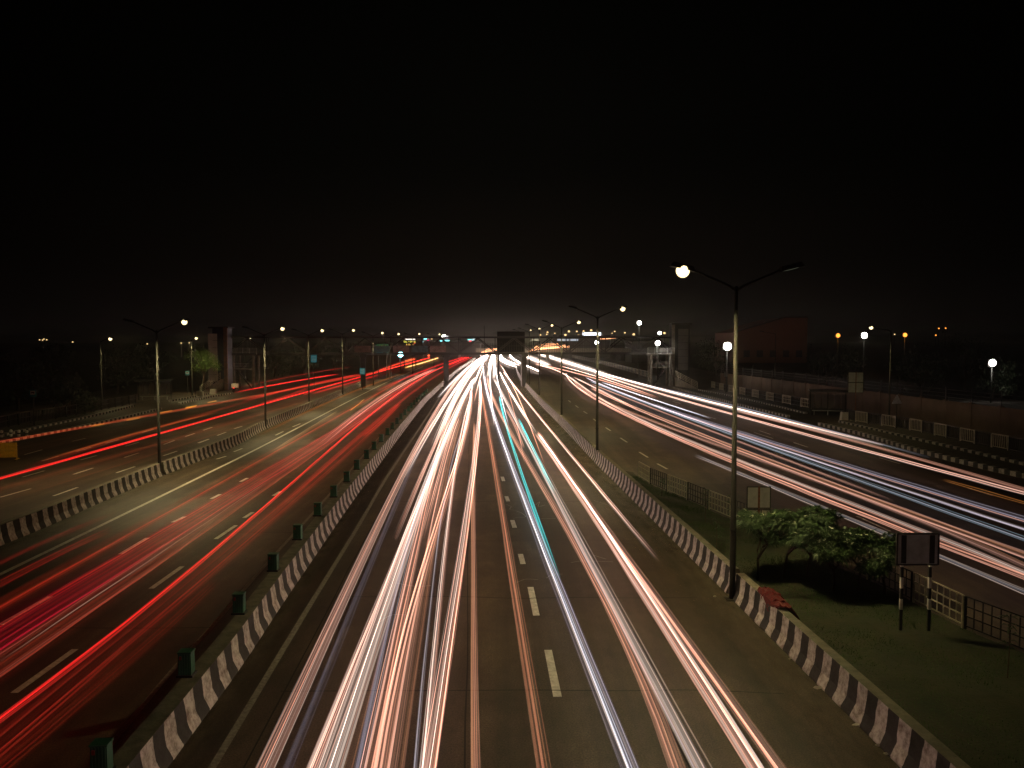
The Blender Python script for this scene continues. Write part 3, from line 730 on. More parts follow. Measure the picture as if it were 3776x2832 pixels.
rp2 = catmull([G(u, v) for u, v in [(2990, 1512), (2840, 1482), (2700, 1452), (2620, 1432)]], 6)
railing(rp2, 2.9, 'pavement railing of spaced pale panels behind the small square sign on the right', 'railing', 1.05, .16, 6, 1, bw=.07)
rp3 = catmull([G(u, v) for u, v in [(2400, 1396), (2300, 1367), (2200, 1340), (2100, 1318)]], 6)
railing(rp3, 3.0, 'row of pale railing panels along the right road, beyond the right stairs', 'railing', 1.2, .1, 6, 1, mats=('concrete', 'blackrail'), bw=.12)
lp_ = catmull([G(u, v) for u, v in [(-120, 1620), (50, 1577), (129, 1562), (215, 1548), (344, 1524), (420, 1508), (510, 1490)]], 6)
railing(lp_, 2.1, 'pavement railing of dull spaced panels behind the far left bus stop sign', 'railing', 1.1, .16, 8, 1, mats=('steel', 'blackrail'), bw=.05)

# ------------------------------------------------------------------ right boundary wall, buildings, signs
def wall(path, h, label, posts=True):
    P = resample(path, 4.0); t = thing('boundary_wall', label, 'wall', P[0]); b = MB(); N = normals(P)
    for i in range(len(P) - 1):
        a, c_ = P[i] - P[0], P[i + 1] - P[0]; mid = (a + c_) / 2; d = c_ - a
        b.box((mid.x, mid.y, h / 2 + .0), (d.length - .03, .28, h), math.atan2(d.y, d.x)); 
        b.box((a.x, a.y, h / 2 + .06), (.36, .36, h + .12), math.atan2(d.y, d.x))
    b.build('wall_panel', M['wall'], t)
    f = MB()
    for i in range(len(P)):
        a = P[i] - P[0]; f.bar((a.x, a.y, h + .12), (a.x, a.y, h + 1.3), .07)
    for k in (.35, .7, 1.05):
        for i in range(len(P) - 1):
            a, c_ = P[i] - P[0], P[i + 1] - P[0]; f.bar((a.x, a.y, h + k), (c_.x, c_.y, h + k), .03)
    f.build('wire_fence', M['darksteel'], t)
wall(catmull([Vector((44.5, 40, 0)), Vector((42.5, 58, 0)), Vector((41, 75, 0)), Vector((39.5, 95, 0)), Vector((38, 120, 0)), Vector((35.8, 146, 0))], 6), 2.5, 'long brown boundary wall topped by a wire fence along the right side')

def sign_post(loc, name, label, panels, posts, pmat, postmat, rz=0, group=None, cat='sign', ph=None, backbar=True):
    t = thing(name, label, cat, loc, rz, group)
    for (x, z0_, z1_, wd) in panels:
        b = MB(); b.box((x, 0, (z0_ + z1_) / 2), (wd, .04, z1_ - z0_)); o = b.build('sign_panel', M[pmat], t)
        fr = MB(); hw = wd / 2
        for sx_ in (-hw, hw): fr.box((x + sx_, -.005, (z0_ + z1_) / 2), (.035, .07, z1_ - z0_ + .04))
        for zz in (z0_, z1_): fr.box((x, -.007, zz), (wd - .04, .074, .035))
        fr.build('frame', M['steel'], o)
    for x, top in posts:
        b = MB(); b.box((x, .062 if not backbar else -.055, top / 2), (.07, .06, top)); b.build('post', M[postmat], t)
    return t
# near verge sign on two striped posts
t = thing('road_sign', 'wide grey sign seen from behind on two black and white posts on the verge', 'sign', (at(3400, 23.3), 23.3, .1))
b = MB(); b.box((0, 0, 2.33), (1.12, .04, .84)); o = b.build('sign_panel', M['signgrey'], t)
f = MB()
for x in (-.57, .57): f.box((x, -.01, 2.33), (.04, .07, .88))
for z in (1.9, 2.76): f.box((0, -.012, z), (1.10, .076, .04))
f.build('frame', M['darksteel'], o)
for x in (-.39, .39):
    b = MB(); b.box((x, -.03, 2.33), (.13, .05, .78)); b.build('channel', M['darksteel'], o)
for x in (-.39, .39):
    b = MB(); z = 0.0; k = 0
    while z < 2.66:
        z2 = min(2.66, z + (.62 if k == 0 else .3)); b.box((x, .06, (z + z2) / 2), (.075, .075, z2 - z - .002), m=k % 2); z = z2; k += 1
    b.build('post', [M['black'], M['white']], t)
sign_post((at(2805, 36), 36, .1), 'road_sign', 'pale two panel sign seen from behind with a rusty post, behind the frangipani bushes', [(0, .95, 1.85, .98), (0, .42, .88, .98)], [(0, 1.88)], 'signback', 'rust')
sign_post((at(3157, 86), 86, .1), 'road_sign', 'big pale four part sign seen from behind with a rusty post on the right pavement', [(-.38, 2.75, 3.75, .74), (.38, 2.75, 3.75, .74), (-.38, 3.8, 4.8, .74), (.38, 3.8, 4.8, .74)], [(0, 4.85)], 'signback', 'rust')
sign_post((at(2677, 126), 126, .1), 'road_sign', 'small pale square sign on a thin post left of the nearest right lamp post', [(0, 2.6, 3.25, .52)], [(0, 3.2)], 'signback', 'steel')
t = thing('triangle_sign', 'dim triangular warning sign seen from behind by the right railing', 'sign', (at(3311, 75.5), 75.5, .1))
b = MB(); b.quad([(-.42, -.02, 2.45), (.42, -.02, 2.45), (0, -.02, 3.2)]); b.quad([(0, .02, 3.2), (.42, .02, 2.45), (-.42, .02, 2.45)])
for p0, p1 in (((-.42, 2.45), (.42, 2.45)), ((.42, 2.45), (0, 3.2)), ((0, 3.2), (-.42, 2.45))): b.bar((p0[0], 0, p0[1]), (p1[0], 0, p1[1]), .045)
b.build('sign_panel', M['signgrey'], t)
b = MB(); b.tube([(0, .06, 0), (0, .06, 3.1)], .035, 8); b.build('post', M['steel'], t)

def text_mesh(name, body, size, m, parent, loc, rot=(R(90), 0, 0)):
    cu = bpy.data.curves.new(name, 'FONT'); cu.body = body; cu.size = size; cu.align_x = 'CENTER'; cu.align_y = 'CENTER'; cu.extrude = .004
    ob = bpy.data.objects.new(name + '_tmp', cu); C.objects.link(ob)
    dg = bpy.context.evaluated_depsgraph_get(); me = bpy.data.meshes.new_from_object(ob.evaluated_get(dg)); bpy.data.objects.remove(ob)
    me.materials.clear(); me.materials.append(m); o = bpy.data.objects.new(name, me); C.objects.link(o)
    o.parent = parent; o.location = loc; o.rotation_euler = rot; return o
def bus_sign(loc, label, s=1.0):
    t = thing('bus_stop_sign', label, 'bus stop sign', loc, 0, 'teal bus stop signs')
    b = MB(); b.box((0, 0, 3.0), (.62 * s, .06, .68 * s)); o = b.build('sign_panel', M['teal'], t)
    b = MB(); b.box((0, -.035, 3.06), (.44 * s, .012, .36 * s)); o2 = b.build('white_field', M['white'], o)
    g = MB(); g.box((0, -.046, 3.08), (.32 * s, .012, .14 * s)); g.box((-.09, -.046, 2.99), (.06, .012, .05)); g.box((.09, -.046, 2.99), (.06, .012, .05))
    g.build('bus_pictogram', mat('pictogram_maroon', (.10, .015, .015), .6), o)
    b = MB(); b.tube([(0, .06, 0), (0, .06, 3.3)], .045, 8); b.build('post', M['steel'], t)
bus_sign((at(118, 80), 80, .16), 'teal bus stop sign with a white bus field at the far left')
bus_sign((at(690, 128), 128, .16), 'smaller teal bus stop sign near the left stair ramp')
def info_sign(loc, label, wd, h, z, name='information_sign'):
    t = thing(name, label, 'sign', loc)
    b = MB(); b.box((0, 0, z), (wd, .06, h)); o = b.build('sign_panel', mat('sign_teal_face', (.015, .20, .25), .5, .15, 2, emit=(.02, .30, .36), es=.25), t)
    g = MB()
    for k in range(4):
        x = -wd * .36
        while x < wd * .36:
            l_ = rng.uniform(.08, .22) * wd; l_ = min(l_, wd * .4 - x); g.box((x + l_ / 2, -.035, z + h * (.3 - .2 * k)), (l_, .012, h * .07)); x += l_ + .05 * wd
    g.build('lettering', M['white'], o)
    b = MB(); b.tube([(0, .08, 0), (0, .08, z + h * .4)], .06, 8); b.build('post', M['steel'], t)
p = D(1157, 1323, 143); info_sign((p.x, 143, 0), 'teal information sign hanging low under the left half of the footbridge', .95, 1.2, p.z)
p = D(1336, 1369, 138); info_sign((p.x, 138, 0), 'blue green information sign in front of the left footbridge pillar', .8, 1.0, p.z)
# LED message sign and billboard beyond the bridge
p = D(1511, 1264, 235)
t = thing('message_sign', 'lit LED message sign with yellow and red lettering beyond the left half of the footbridge', 'LED sign', (p.x, 235, 0))
b = MB(); b.box((0, .12, p.z), (3.9, .2, 2.5)); b.build('housing', M['black'], t)
text_mesh('message_text', "Don't Drink", .68, emis('led_yellow', (1, .95, .12), 1.6), t, (0, -.02, p.z + .28))
text_mesh('message_text', "& Drive", .66, emis('led_red', (1, .55, .12), 1.5), t, (0, -.02, p.z - .5))
b = MB(); b.box((0, -.02, p.z + .95), (3.0, .06, .28)); b.build('header_light', emis('led_white', (1, .92, .8), 1.5), t)
b = MB(); b.box((-1.2, -.0, p.z - .95), (1.4, .06, .1)); b.box((1.3, 0, p.z - .1), (.5, .06, .1)); b.build('red_dots', emis('led_pure_red', (1, .06, .04), 2), t)
for x in (-1.6, 1.6):
    b = MB(); b.tube([(x, .35, 0), (x, .35, p.z + 1.2)], .12, 8); b.build('leg', M['darksteel'], t)
p = D(1410, 1286, 180)
t = thing('billboard', 'green and teal billboard with yellow number 1033 behind the footbridge', 'billboard', (p.x, 180, 0))
b = MB(); b.box((0, 0, p.z), (2.5, .12, 1.9)); b.build('panel', mat('poster_green', (.02, .14, .05), .5, .3, 1, emit=(.03, .22, .08), es=.3), t)
b = MB(); b.box((0, -.068, p.z - .65), (2.46, .02, .55)); b.build('teal_band', mat('poster_teal', (.01, .16, .2), .5, .3, 1, emit=(.01, .22, .28), es=.3), t)
text_mesh('number', '1033', .85, mat('poster_yellow', (.6, .45, .02), .5, emit=(.7, .5, .02), es=.5), t, (.1, -.08, p.z + .35))
text_mesh('rings', 'OOO', .42, M['white'], t, (-1.62, -.02, p.z + .25), (R(90), R(90), 0))
for x in (-.9, .9):
    b = MB(); b.tube([(x, .14, 0), (x, .14, p.z + .9)], .09, 8); b.build('leg', M['darksteel'], t)
# shop fronts and lit roof signs beyond
def building(u0, u1, v0, Y, label, m='dark', depth=18, signs=(), name='building', rows=0):
    a, b_ = D(u0, v0, Y), D(u1, v0, Y); wd = b_.x - a.x; t = thing(name, label, 'building', ((a.x + b_.x) / 2, Y, 0))
    b = MB(); b.box((0, depth / 2, a.z / 2), (wd, depth, a.z)); b.build('wall', M[m], t)
    b = MB(); b.box((0, depth / 2, a.z + .2), (wd + .5, depth + .5, .4)); b.build('parapet', M['dark'], t)
    for (su0, su1, sv0, sv1, col, st) in signs:
        q0, q1 = D(su0, sv0, Y), D(su1, sv1, Y); b = MB()
        b.box(((q0.x + q1.x) / 2 - t.location.x, -.2, (q0.z + q1.z) / 2), (abs(q1.x - q0.x), .3, abs(q0.z - q1.z))); b.build('lit_sign', emis('shop_light', col, st), t)
    for r_i in range(rows):
        for k in range(int(wd // 4)):
            b = MB(); b.box((-wd / 2 + 2 + k * 4, -.02, 1.8 + r_i * 3), (1.6, .1, 1.4)); b.build('window', M['glass'], t)
    return t
TE = (.25, .95, 1.0); WH = (1, .97, .92)
building(1470, 1560, 1262, 330, 'dark shop block with a teal lit strip behind the LED sign', signs=[(1489, 1512, 1250, 1252, TE, 2.2), (1563, 1574, 1248, 1252, TE, 2.5), (1555, 1561, 1259, 1262, TE, 1.5), (1575, 1583, 1253, 1256, (1, .05, .15), 1.5)], rows=1)
building(1585, 1690, 1263, 345, 'dark shop block with two teal lit signs behind the footbridge', signs=[(1623, 1631, 1255, 1259, TE, 2.2), (1635, 1657, 1254, 1258, TE, 2.4), (1640, 1653, 1238, 1242, WH, 2.2), (1645, 1652, 1247, 1250, (.8, .5, .6), .8)], rows=1)
building(1700, 1770, 1266, 360, 'dark shop block with a teal sign and a red heart shaped light', signs=[(1725, 1740, 1251, 1254, TE, 2.5), (1742, 1752, 1250, 1257, (.7, .95, 1), 1.4), (1730, 1738, 1255, 1260, (1, .03, .03), 2), (1744, 1751, 1246, 1248, WH, .7)], rows=1)
building(2040, 2250, 1238, 380, 'low far building with a brightly lit white roof sign', signs=[(2148, 2216, 1226, 1237, (.85, .92, 1), 2.2), (2055, 2132, 1250, 1257, (.8, .88, 1), .55), (1960, 1985, 1250, 1256, (1, .9, .6), .5)], rows=0)
building(2290, 2480, 1290, 330, 'plain dark low building behind the right part of the footbridge', rows=1)
building(2330, 2420, 1262, 300, 'dark block behind the right stair floodlight', rows=0)
# reddish lit hall with a sloping roof line
p0, p1 = D(2712, 1243, 300), D(2978, 1172, 300)
t = thing('hall', 'big hall with a sloping roof glowing dull orange at night', 'building', ((p0.x + p1.x) / 2, 300, 0))
wd = p1.x - p0.x; z0_ = D(2712, 1226, 300).z; z1_ = p1.z; hw = wd / 2
b = MB(); pr = [(-hw, 0), (hw, 0), (hw, z1_), (hw - 8, z1_), (-hw, z0_)]
b.quad([(x, 0, z) for x, z in pr]); b.quad([(x, 30, z) for x, z in reversed(pr)])
for i in range(5):
    (xa, za), (xb, zb) = pr[i], pr[(i + 1) % 5]; b.quad([(xb, 0, zb), (xa, 0, za), (xa, 30, za), (xb, 30, zb)])
b.build('wall', M['orangewall'], t)
b = MB(); b.bar((-hw, -.1, z0_ + .2), (hw - 8, -.1, z1_ + .2), .5); b.bar((hw - 8, -.1, z1_ + .2), (hw, -.1, z1_ + .2), .5); b.build('eaves', M['dark'], t)
for k in range(5):
    b = MB(); b.box((-hw + 4 + k * 4.6, -.05, 3.2), (2.2, .12, 2.4)); b.build('window', M['glass'], t)
ld = bpy.data.lights.new('sodium_wash', 'SPOT'); ld.energy = 200; ld.color = (1, .22, .05); ld.spot_size = R(110); ld.spot_blend = .8; ld.shadow_soft_size = .6  # wash light added to tint the hall front; its two lamps are unseen
for u in (2700, 2990):
    sl = thing('added_wash_lamp', f'small added sodium lamp washing the orange hall, at its {"low left" if u < 2800 else "tall right"} end', 'lamp', (at(u, 282), 282, 0), 0, 'added sodium lamps in front of the orange hall')
    b = MB(); b.tube([(0, 0, 0), (0, 0, 6.5)], .08, 8); b.build('post', M['darksteel'], sl)
    b = MB(); b.box((0, .1, 6.6), (.5, .35, .25)); b.build('lamp_head', M['darksteel'], sl)
    lo = bpy.data.objects.new('lamp_light', ld); C.objects.link(lo); lo.parent = sl; lo.location = (0, .5, 6.7); lo.rotation_euler = (R(105), 0, R(-18 if u < 2800 else 18))

# bus shelters
def shelter(u0, u1, vb, Y, label, sgn):
    wd = (u1 - u0) / F * Y; t = thing('bus_shelter', label, 'bus shelter', (at((u0 + u1) / 2, Y), Y, .16), R(sgn * 14))
    for x in (-wd / 2 + .2, 0, wd / 2 - .2):
        b = MB(); b.box((x, .9, 1.3), (.1, .1, 2.6)); b.build('post', M['steel'], t)
    b = MB(); b.box((0, .35, 2.66), (wd, 2.0, .12)); b.box((0, -.66, 2.62), (wd, .05, .26)); b.build('roof', M['darksteel'], t)
    b = MB()
    for k in range(6): b.box((-wd / 2 + wd * (k + .5) / 6, .97, 1.45), (wd / 6 - .1, .04, 1.5))
    b.build('back_panel', M['panel'], t)
    b = MB(); b.box((0, .65, .48), (wd * .8, .4, .05))
    for x in (-wd * .35, 0, wd * .35): b.box((x, .65, .22), (.06, .3, .44))
    b.build('bench', M['signback'], t)
shelter(2990, 3128, 1530, 90, 'dark bus shelter with a steel bench on the right pavement', -1)
shelter(503, 626, 1490, 113, 'dark bus shelter behind the left kerbs, near the first double arm lamp post', 1)

# yellow police barricade, bollards, litter, cloth
t = thing('barricade', 'yellow steel barricade at the left edge of the picture', 'barricade', (at(2, 57.5), 57.5, 0), R(8))
b = MB()
for x in (-.85, .85): b.tube([(x, 0, .12), (x, 0, 1.2)], .03, 8); 
for z in (.25, .72, 1.2): b.bar((-.85, 0, z), (.85, 0, z), .05)
b.build('frame', M['yellow'], t)
b = MB(); b.box((0, .012, .96), (1.6, .02, .42)); b.box((0, .012, .48), (1.6, .02, .4)); b.build('panel', M['yellow'], t)
for x in (-.85, .85):
    b = MB(); b.bar((x, -.35, .1), (x, .35, .1), .05); b.build('foot', M['yellow'], t)
    for y in (-.3, .3):
        b = MB(); b.tube([(x - .03, y, .05), (x + .03, y, .05)], .05, 10); b.build('castor', M['tyre'], t)
proto = None
for i, (u, v) in enumerate([(6, 1612), (41, 1609), (70, 1610), (99, 1612)]):
    g = G(u, v, .13); lb = ['white and black bollard at the very left edge', 'bollard second from the left edge, white topped', 'white topped bollard between two others on the far left kerb', 'rightmost white and black bollard on the far left kerb'][i]
    if proto is None:
        t = thing('bollard', lb, 'bollard', g, 0, 'bollards on the far left kerb')
        b = MB(); b.tube([(0, 0, 0), (0, 0, .42)], .11, 10); b.build('shaft', M['white'], t, False)
        b = MB(); b.tube([(0, 0, .22), (0, 0, .34)], .116, 10); b.build('black_band', M['black'], t)
        b = MB(); b.tube([(0, 0, .42), (0, 0, .5), (0, 0, .58)], [.12, .14, .05], 10); b.build('cap', M['white'], t, True)
        proto = t
    else: dup(proto, g, label=lb)
for i, (u, v, lb) in enumerate([(738, 1462, 'white painted concrete block left of another by the left kerb'), (787, 1454, 'white painted concrete block right of another by the left kerb'), (3123, 1549, 'pale concrete block beside the right bus shelter')]):
    g = G(u, v, .0); b = MB(); b.box((0, 0, .4), (.9 if i < 2 else 1.3, .6, .8), taper=.9); o = b.build('concrete_block', M['cream']); o.location = g
    tag(o, lb, 'concrete block', 'concrete blocks by the pavements')
def litter(u, v, lb, s):
    g = G(u, v); b = MB(); r2 = random.Random(u)
    pts = [Vector((r2.uniform(-s, s), r2.uniform(-s * .6, s * .6), .012)) for _ in range(2)]
    n = 7; ring = [(s * math.cos(6.28 * k / n) * r2.uniform(.6, 1.1), s * .55 * math.sin(6.28 * k / n) * r2.uniform(.6, 1.1), r2.uniform(.006, .05)) for k in range(n)]
    c_ = (0, 0, .07)
    for k in range(n): b.quad([ring[k], ring[(k + 1) % n], c_])
    o = b.build('litter', M['litter']); o.location = g; tag(o, lb, 'litter', 'litter along the right barrier')
for q in [(3016, 2540, 'crumpled paper scrap under the right barrier, larger and farther one', .17), (3160, 2677, 'crumpled paper scrap at the right barrier foot, middle one', .13), (3237, 2753, 'tiny pale scrap below the middle paper scrap', .06), (3269, 2786, 'tiny pale scrap nearest the lower right corner', .06),
          (2912, 2434, 'tiny pale scrap on the road edge right of the widest salmon trail', .05), (2635, 2202, 'pale scrap near the barrier joint under the nearest right lamp post', .06)]:
    litter(*q)
# red cloth draped over the barrier
k0 = [i for i, p in enumerate(RB) if 22.4 <= p.y <= 25.6]; cb = MB(); Nn = normals(RB)
nu, nv = 18, 12
pa = RB[k0[0]]; dirb = (RB[k0[-1]] - pa).normalized(); nb = Nn[k0[0]]
grid = []
for i in range(nu + 1):
    row = []
    for j in range(nv + 1):
        s_ = i / nu; q = j / nv
        yy = 23.0 + 1.75 * s_; base = pa + dirb * ((yy - pa.y) / dirb.y)
        wob = .04 * math.sin(i * 1.7 + j * .9) + .03 * math.sin(i * .6 - j * 2.1)
        hang = .12 + .26 * (1 - abs(2 * s_ - .9)) * (1 if s_ > .25 else .4)
        L_ = q * (hang + .34 + .5)
        if L_ < hang: a, z = .21 - (hang - L_) * .12, .80 - (hang - L_)
        elif L_ < hang + .34: a, z = .21 + (L_ - hang) * .9, .84
        else: a, z = .53 + (L_ - hang - .34) * .5, .84 - (L_ - hang - .34) * .8
        p = base + nb * (a + (-.03 if L_ < hang else 0)) + Vector((0, 0, z + .03 + abs(wob) + .10 * math.exp(-((s_ - .6) ** 2 + (q - .5) ** 2) * 9)))
        row.append(p + dirb * .12 * math.sin(j * 1.1 + i))
    grid.append(row)
for i in range(nu):
    for j in range(nv): cb.quad([grid[i][j], grid[i + 1][j], grid[i + 1][j + 1], grid[i][j + 1]])
tag(cb.build('red_cloth', M['redcloth'], smooth=True), 'crumpled dark red cloth draped over the top of the right barrier', 'cloth')

# parked scooter with a white box at the left stairs
t = thing('delivery_scooter', 'small scooter with a white cargo box and glowing red tail light at the left kerb', 'scooter', (at(866, 133), 133, 0), R(-14))
b = MB(); b.box((-.05, 0, 1.02), (.85, .6, .62)); b.build('cargo_box', M['white'], t)
b = MB(); b.box((0, 0, .62), (.36, 1.2, .22)); b.box((0, -.1, .45), (.3, .7, .2)); b.bar((0, .62, .5), (0, .45, 1.15), .12); b.bar((-.3, .45, 1.12), (.3, .45, 1.12), .05); b.build('body', M['darksteel'], t)
for y in (-.55, .65):
    b = MB(); b.tube([(-.06, y, .27), (.06, y, .27)], .27, 14); b.build('wheel', M['tyre'], t)
b = MB(); b.box((.1, -.63, .68), (.22, .05, .1)); b.build('tail_light', emis('tail_red', (1, .03, .02), 3), t)
# rider standing by it: helmeted person
def person(loc, rz, label, shirt, helmet):
    me = bpy.data.meshes.new('person')
    J = {'pel': (0, 0, .95), 'che': (0, .02, 1.32), 'nec': (0, .02, 1.5), 'hea': (0, 0, 1.66), 'top': (0, 0, 1.74), 'lh': (-.1, 0, .9), 'lk': (-.12, -.03, .5), 'lf': (-.12, .02, .08), 'lt': (-.13, -.14, .04),
         'rh': (.1, 0, .9), 'rk': (.12, -.03, .5), 'rf': (.12, .02, .08), 'rt': (.13, -.14, .04), 'ls': (-.19, .02, 1.42), 'le': (-.25, .0, 1.14), 'lw': (-.2, -.14, .95), 'lm': (-.18, -.2, .88), 'rs': (.19, .02, 1.42), 're': (.25, 0, 1.14), 'rw': (.2, -.14, .95), 'rm': (.18, -.2, .88)}
    E = [('pel', 'che'), ('che', 'nec'), ('nec', 'hea'), ('hea', 'top'), ('pel', 'lh'), ('lh', 'lk'), ('lk', 'lf'), ('lf', 'lt'), ('pel', 'rh'), ('rh', 'rk'), ('rk', 'rf'), ('rf', 'rt'), ('che', 'ls'), ('ls', 'le'), ('le', 'lw'), ('lw', 'lm'), ('che', 'rs'), ('rs', 're'), ('re', 'rw'), ('rw', 'rm')]
    RR_ = dict(pel=.15, che=.16, nec=.06, hea=.1, top=.08, lh=.1, lk=.065, lf=.045, lt=.035, rh=.1, rk=.065, rf=.045, rt=.035, ls=.07, le=.05, lw=.035, lm=.03, rs=.07, re=.05, rw=.035, rm=.03)
    ks = list(J); me.from_pydata([J[k] for k in ks], [(ks.index(a), ks.index(b)) for a, b in E], [])
    o = bpy.data.objects.new('person', me); C.objects.link(o); o.location = loc; o.rotation_euler = (0, 0, rz)
    sk = o.modifiers.new('skin', 'SKIN'); sub = o.modifiers.new('sub', 'SUBSURF'); sub.levels = 1; sub.render_levels = 1
    for i, k in enumerate(ks): me.skin_vertices[0].data[i].radius = (RR_[k], RR_[k]); me.skin_vertices[0].data[i].use_root = (k == 'pel')
    me.materials.append(shirt)
    dg = bpy.context.evaluated_depsgraph_get(); m2 = bpy.data.meshes.new_from_object(o.evaluated_get(dg)); o.modifiers.clear(); o.data = m2
    if not m2.materials: m2.materials.append(shirt)
    hb = MB(); n = 10
    for i in range(6):
        ph = -math.pi / 6 + (math.pi / 2 + math.pi / 6) * i / 5
        ring = [Vector((.135 * math.cos(ph) * math.cos(6.2832 * j / n), .15 * math.cos(ph) * math.sin(6.2832 * j / n), 1.68 + .14 * math.sin(ph))) for j in range(n)]
        if i:
            for j in range(n): hb.quad([prev[j], prev[(j + 1) % n], ring[(j + 1) % n], ring[j]])
        prev = ring
    hb.build('helmet', helmet, o, True)
    return tag(o, label, 'person')

# ------------------------------------------------------------------ plants
def leaf(b, base, d, ln, wd, r2, droop=.3, m=0):
    d = d.normalized(); side = d.cross(Vector((0, 0, 1)))
    if side.length < .01: side = Vector((1, 0, 0))
    side.normalize(); up = side.cross(d)
    p0 = base; p1 = base + d * ln * .5 + up * .02; p2 = base + d * ln - Vector((0, 0, droop * ln))
    b.quad([p0, p1 + side * wd - up * .02, p2, p1], m); b.quad([p0, p1, p2, p1 - side * wd - up * .02], m)
def frangipani(loc, h, spread, seed, label, lean=(0, 0)):
    r2 = random.Random(seed); t = thing('frangipani', label, 'shrub', loc, 0, 'frangipani bushes on the verge')
    w_ = MB(); tips = []
    def grow(p, d, l_, r, lev):
        q = p + d * l_; mid = p.lerp(q, .5) + Vector((r2.gauss(0, .04), r2.gauss(0, .04), 0))
        w_.tube([p, mid, q], [r, r * .85, r * .7], 7)
        if lev == 0: tips.append((q, d)); return
        if lev <= 2 and r2.random() < .7: tips.append((q, d))
        for k in range(r2.choice([3, 3, 4])):
            az = r2.random() * 6.28; ti = r2.uniform(.35, .95)
            nd = (d * math.cos(ti) + Vector((math.cos(az), math.sin(az), .1)) * math.sin(ti)).normalized(); nd.z = max(nd.z, .12); nd.normalize()
            grow(q, nd, l_ * r2.uniform(.6, .85), r * .68, lev - 1)
    grow(Vector((0, 0, 0)), Vector((lean[0], lean[1], 1)).normalized(), h * .36, .055, 4)
    w_.build('trunk', M['bark'], t, True)
    f = MB(); fl = MB()
    for q, d in tips:
        q = Vector((q.x * spread, q.y * spread, q.z))
        n = r2.randint(13, 19)
        for k in range(n):
            az = 6.28 * k / n + r2.uniform(-.2, .2); el = r2.uniform(-.25, .75)
            leaf(f, q + Vector((0, 0, r2.uniform(-.06, .04))), Vector((math.cos(az) * math.cos(el), math.sin(az) * math.cos(el), math.sin(el))), r2.uniform(.2, .38), r2.uniform(.034, .055), r2, r2.uniform(.1, .5))
        if r2.random() < .13:
            for k in range(5):
                c_ = q + Vector((r2.gauss(0, .05), r2.gauss(0, .05), r2.uniform(.05, .12)))
                for j in range(5):
                    a = j * 1.2566; fl.quad([c_, c_ + Vector((math.cos(a - .4) * .03, math.sin(a - .4) * .03, .012)), c_ + Vector((math.cos(a) * .045, math.sin(a) * .045, .02)), c_ + Vector((math.cos(a + .4) * .03, math.sin(a + .4) * .03, .012))])
    f.build('foliage', M['leaf'], t)
    if fl.v: fl.build('blossom', M['petal'], t)
    return t
for i, (u, v, h, s, lb) in enumerate([(2795, 2140, 1.75, .95, 'frangipani bush beside the nearest right lamp post, leftmost of the bushes'), (2890, 2135, 2.05, 1.15, 'tallest frangipani bush with white blossoms in front of the pale sign'), (2975, 2130, 1.9, 1.1, 'frangipani bush in the middle of the clump'),
                                      (3075, 2180, 1.75, 1.1, 'frangipani bush right of the middle one, with a bent trunk'), (3165, 2180, 1.75, 1.05, 'dark frangipani bush second from the striped post sign'), (3262, 2195, 1.4, 1.0, 'low frangipani bush touching the striped post sign')]):
    frangipani(G(u, v, .1), h * 1.14, s * 1.12, 31 + i * 7, lb, (rng.uniform(-.2, .2), rng.uniform(-.1, .1)))
def sapling(loc, h, seed, label):
    r2 = random.Random(seed); t = thing('sapling', label, 'sapling', loc, 0, 'thin saplings on the verge')
    b = MB(); b.tube([(0, 0, 0), (.03, 0, h * .5), (0, .02, h)], [.016, .012, .006], 6); b.build('stem', M['bark'], t)
    f = MB()
    for k in range(26):
        z = h * r2.uniform(.45, 1.02); az = r2.random() * 6.28; leaf(f, Vector((.015, .01, z)), Vector((math.cos(az), math.sin(az), r2.uniform(-.1, .6))), r2.uniform(.18, .34), r2.uniform(.025, .04), r2, .35)
    f.build('foliage', M['leaf'], t)
for i, (u, v, h, lb) in enumerate([(2600, 1930, 1.5, 'thin sapling between the fence and right barrier, left of the nearest lamp post'), (2692, 1990, 1.9, 'taller thin sapling just left of the nearest lamp post'), (2440, 1830, .9, 'tiny sapling at the far tip of the verge'), (3715, 2500, 1.5, 'thin sapling at the right edge in front of the fence'), (2640, 2040, 1.3, 'leafy sapling right beside the right barrier before the lamp post')]):
    sapling(G(u, v, .1), h, 90 + i, lb)
def tree(loc, h, cw, seed, label, m='darkleaf', n=2200, group=None, ls=.35, name='tree', trunk=.35):
    r2 = random.Random(seed); t = thing(name, label, 'tree', loc, 0, group); b = MB()
    b.tube([(0, 0, 0), (.1, 0, h * trunk), (0, .1, h * .7)], [.18, .14, .05], 8)
    cl = []
    for k in range(11):
        az = r2.random() * 6.28; rr = cw * .5 * r2.uniform(.15, .85); c_ = Vector((math.cos(az) * rr, math.sin(az) * rr, h * r2.uniform(trunk + .08, .92)))
        b.tube([(.05, 0, h * r2.uniform(trunk * .8, trunk * 1.2)), c_ * .6 + Vector((0, 0, h * .25)), c_], [.08, .05, .02], 6); cl.append((c_, cw * r2.uniform(.14, .27)))
    b.build('trunk', M['bark'], t, True)
    f = MB()
    for k in range(n):
        c_, rad = r2.choice(cl); d = Vector((r2.gauss(0, 1), r2.gauss(0, 1), r2.gauss(0, .7))).normalized(); p = c_ + d * rad * r2.random() ** .45
        leaf(f, p, Vector((r2.gauss(0, 1), r2.gauss(0, 1), r2.gauss(.1, .6))), ls * r2.uniform(.6, 1.2), ls * .22, r2, .3)
    f.build('crown', M[m], t)
    return t
tree((at(748, 131), 131, 0), 7.2, 5.2, 5, 'bright green lit tree in front of the pale left lift tower', 'leaf2', 2600, ls=.34)
GT = 'dark trees along the left side'
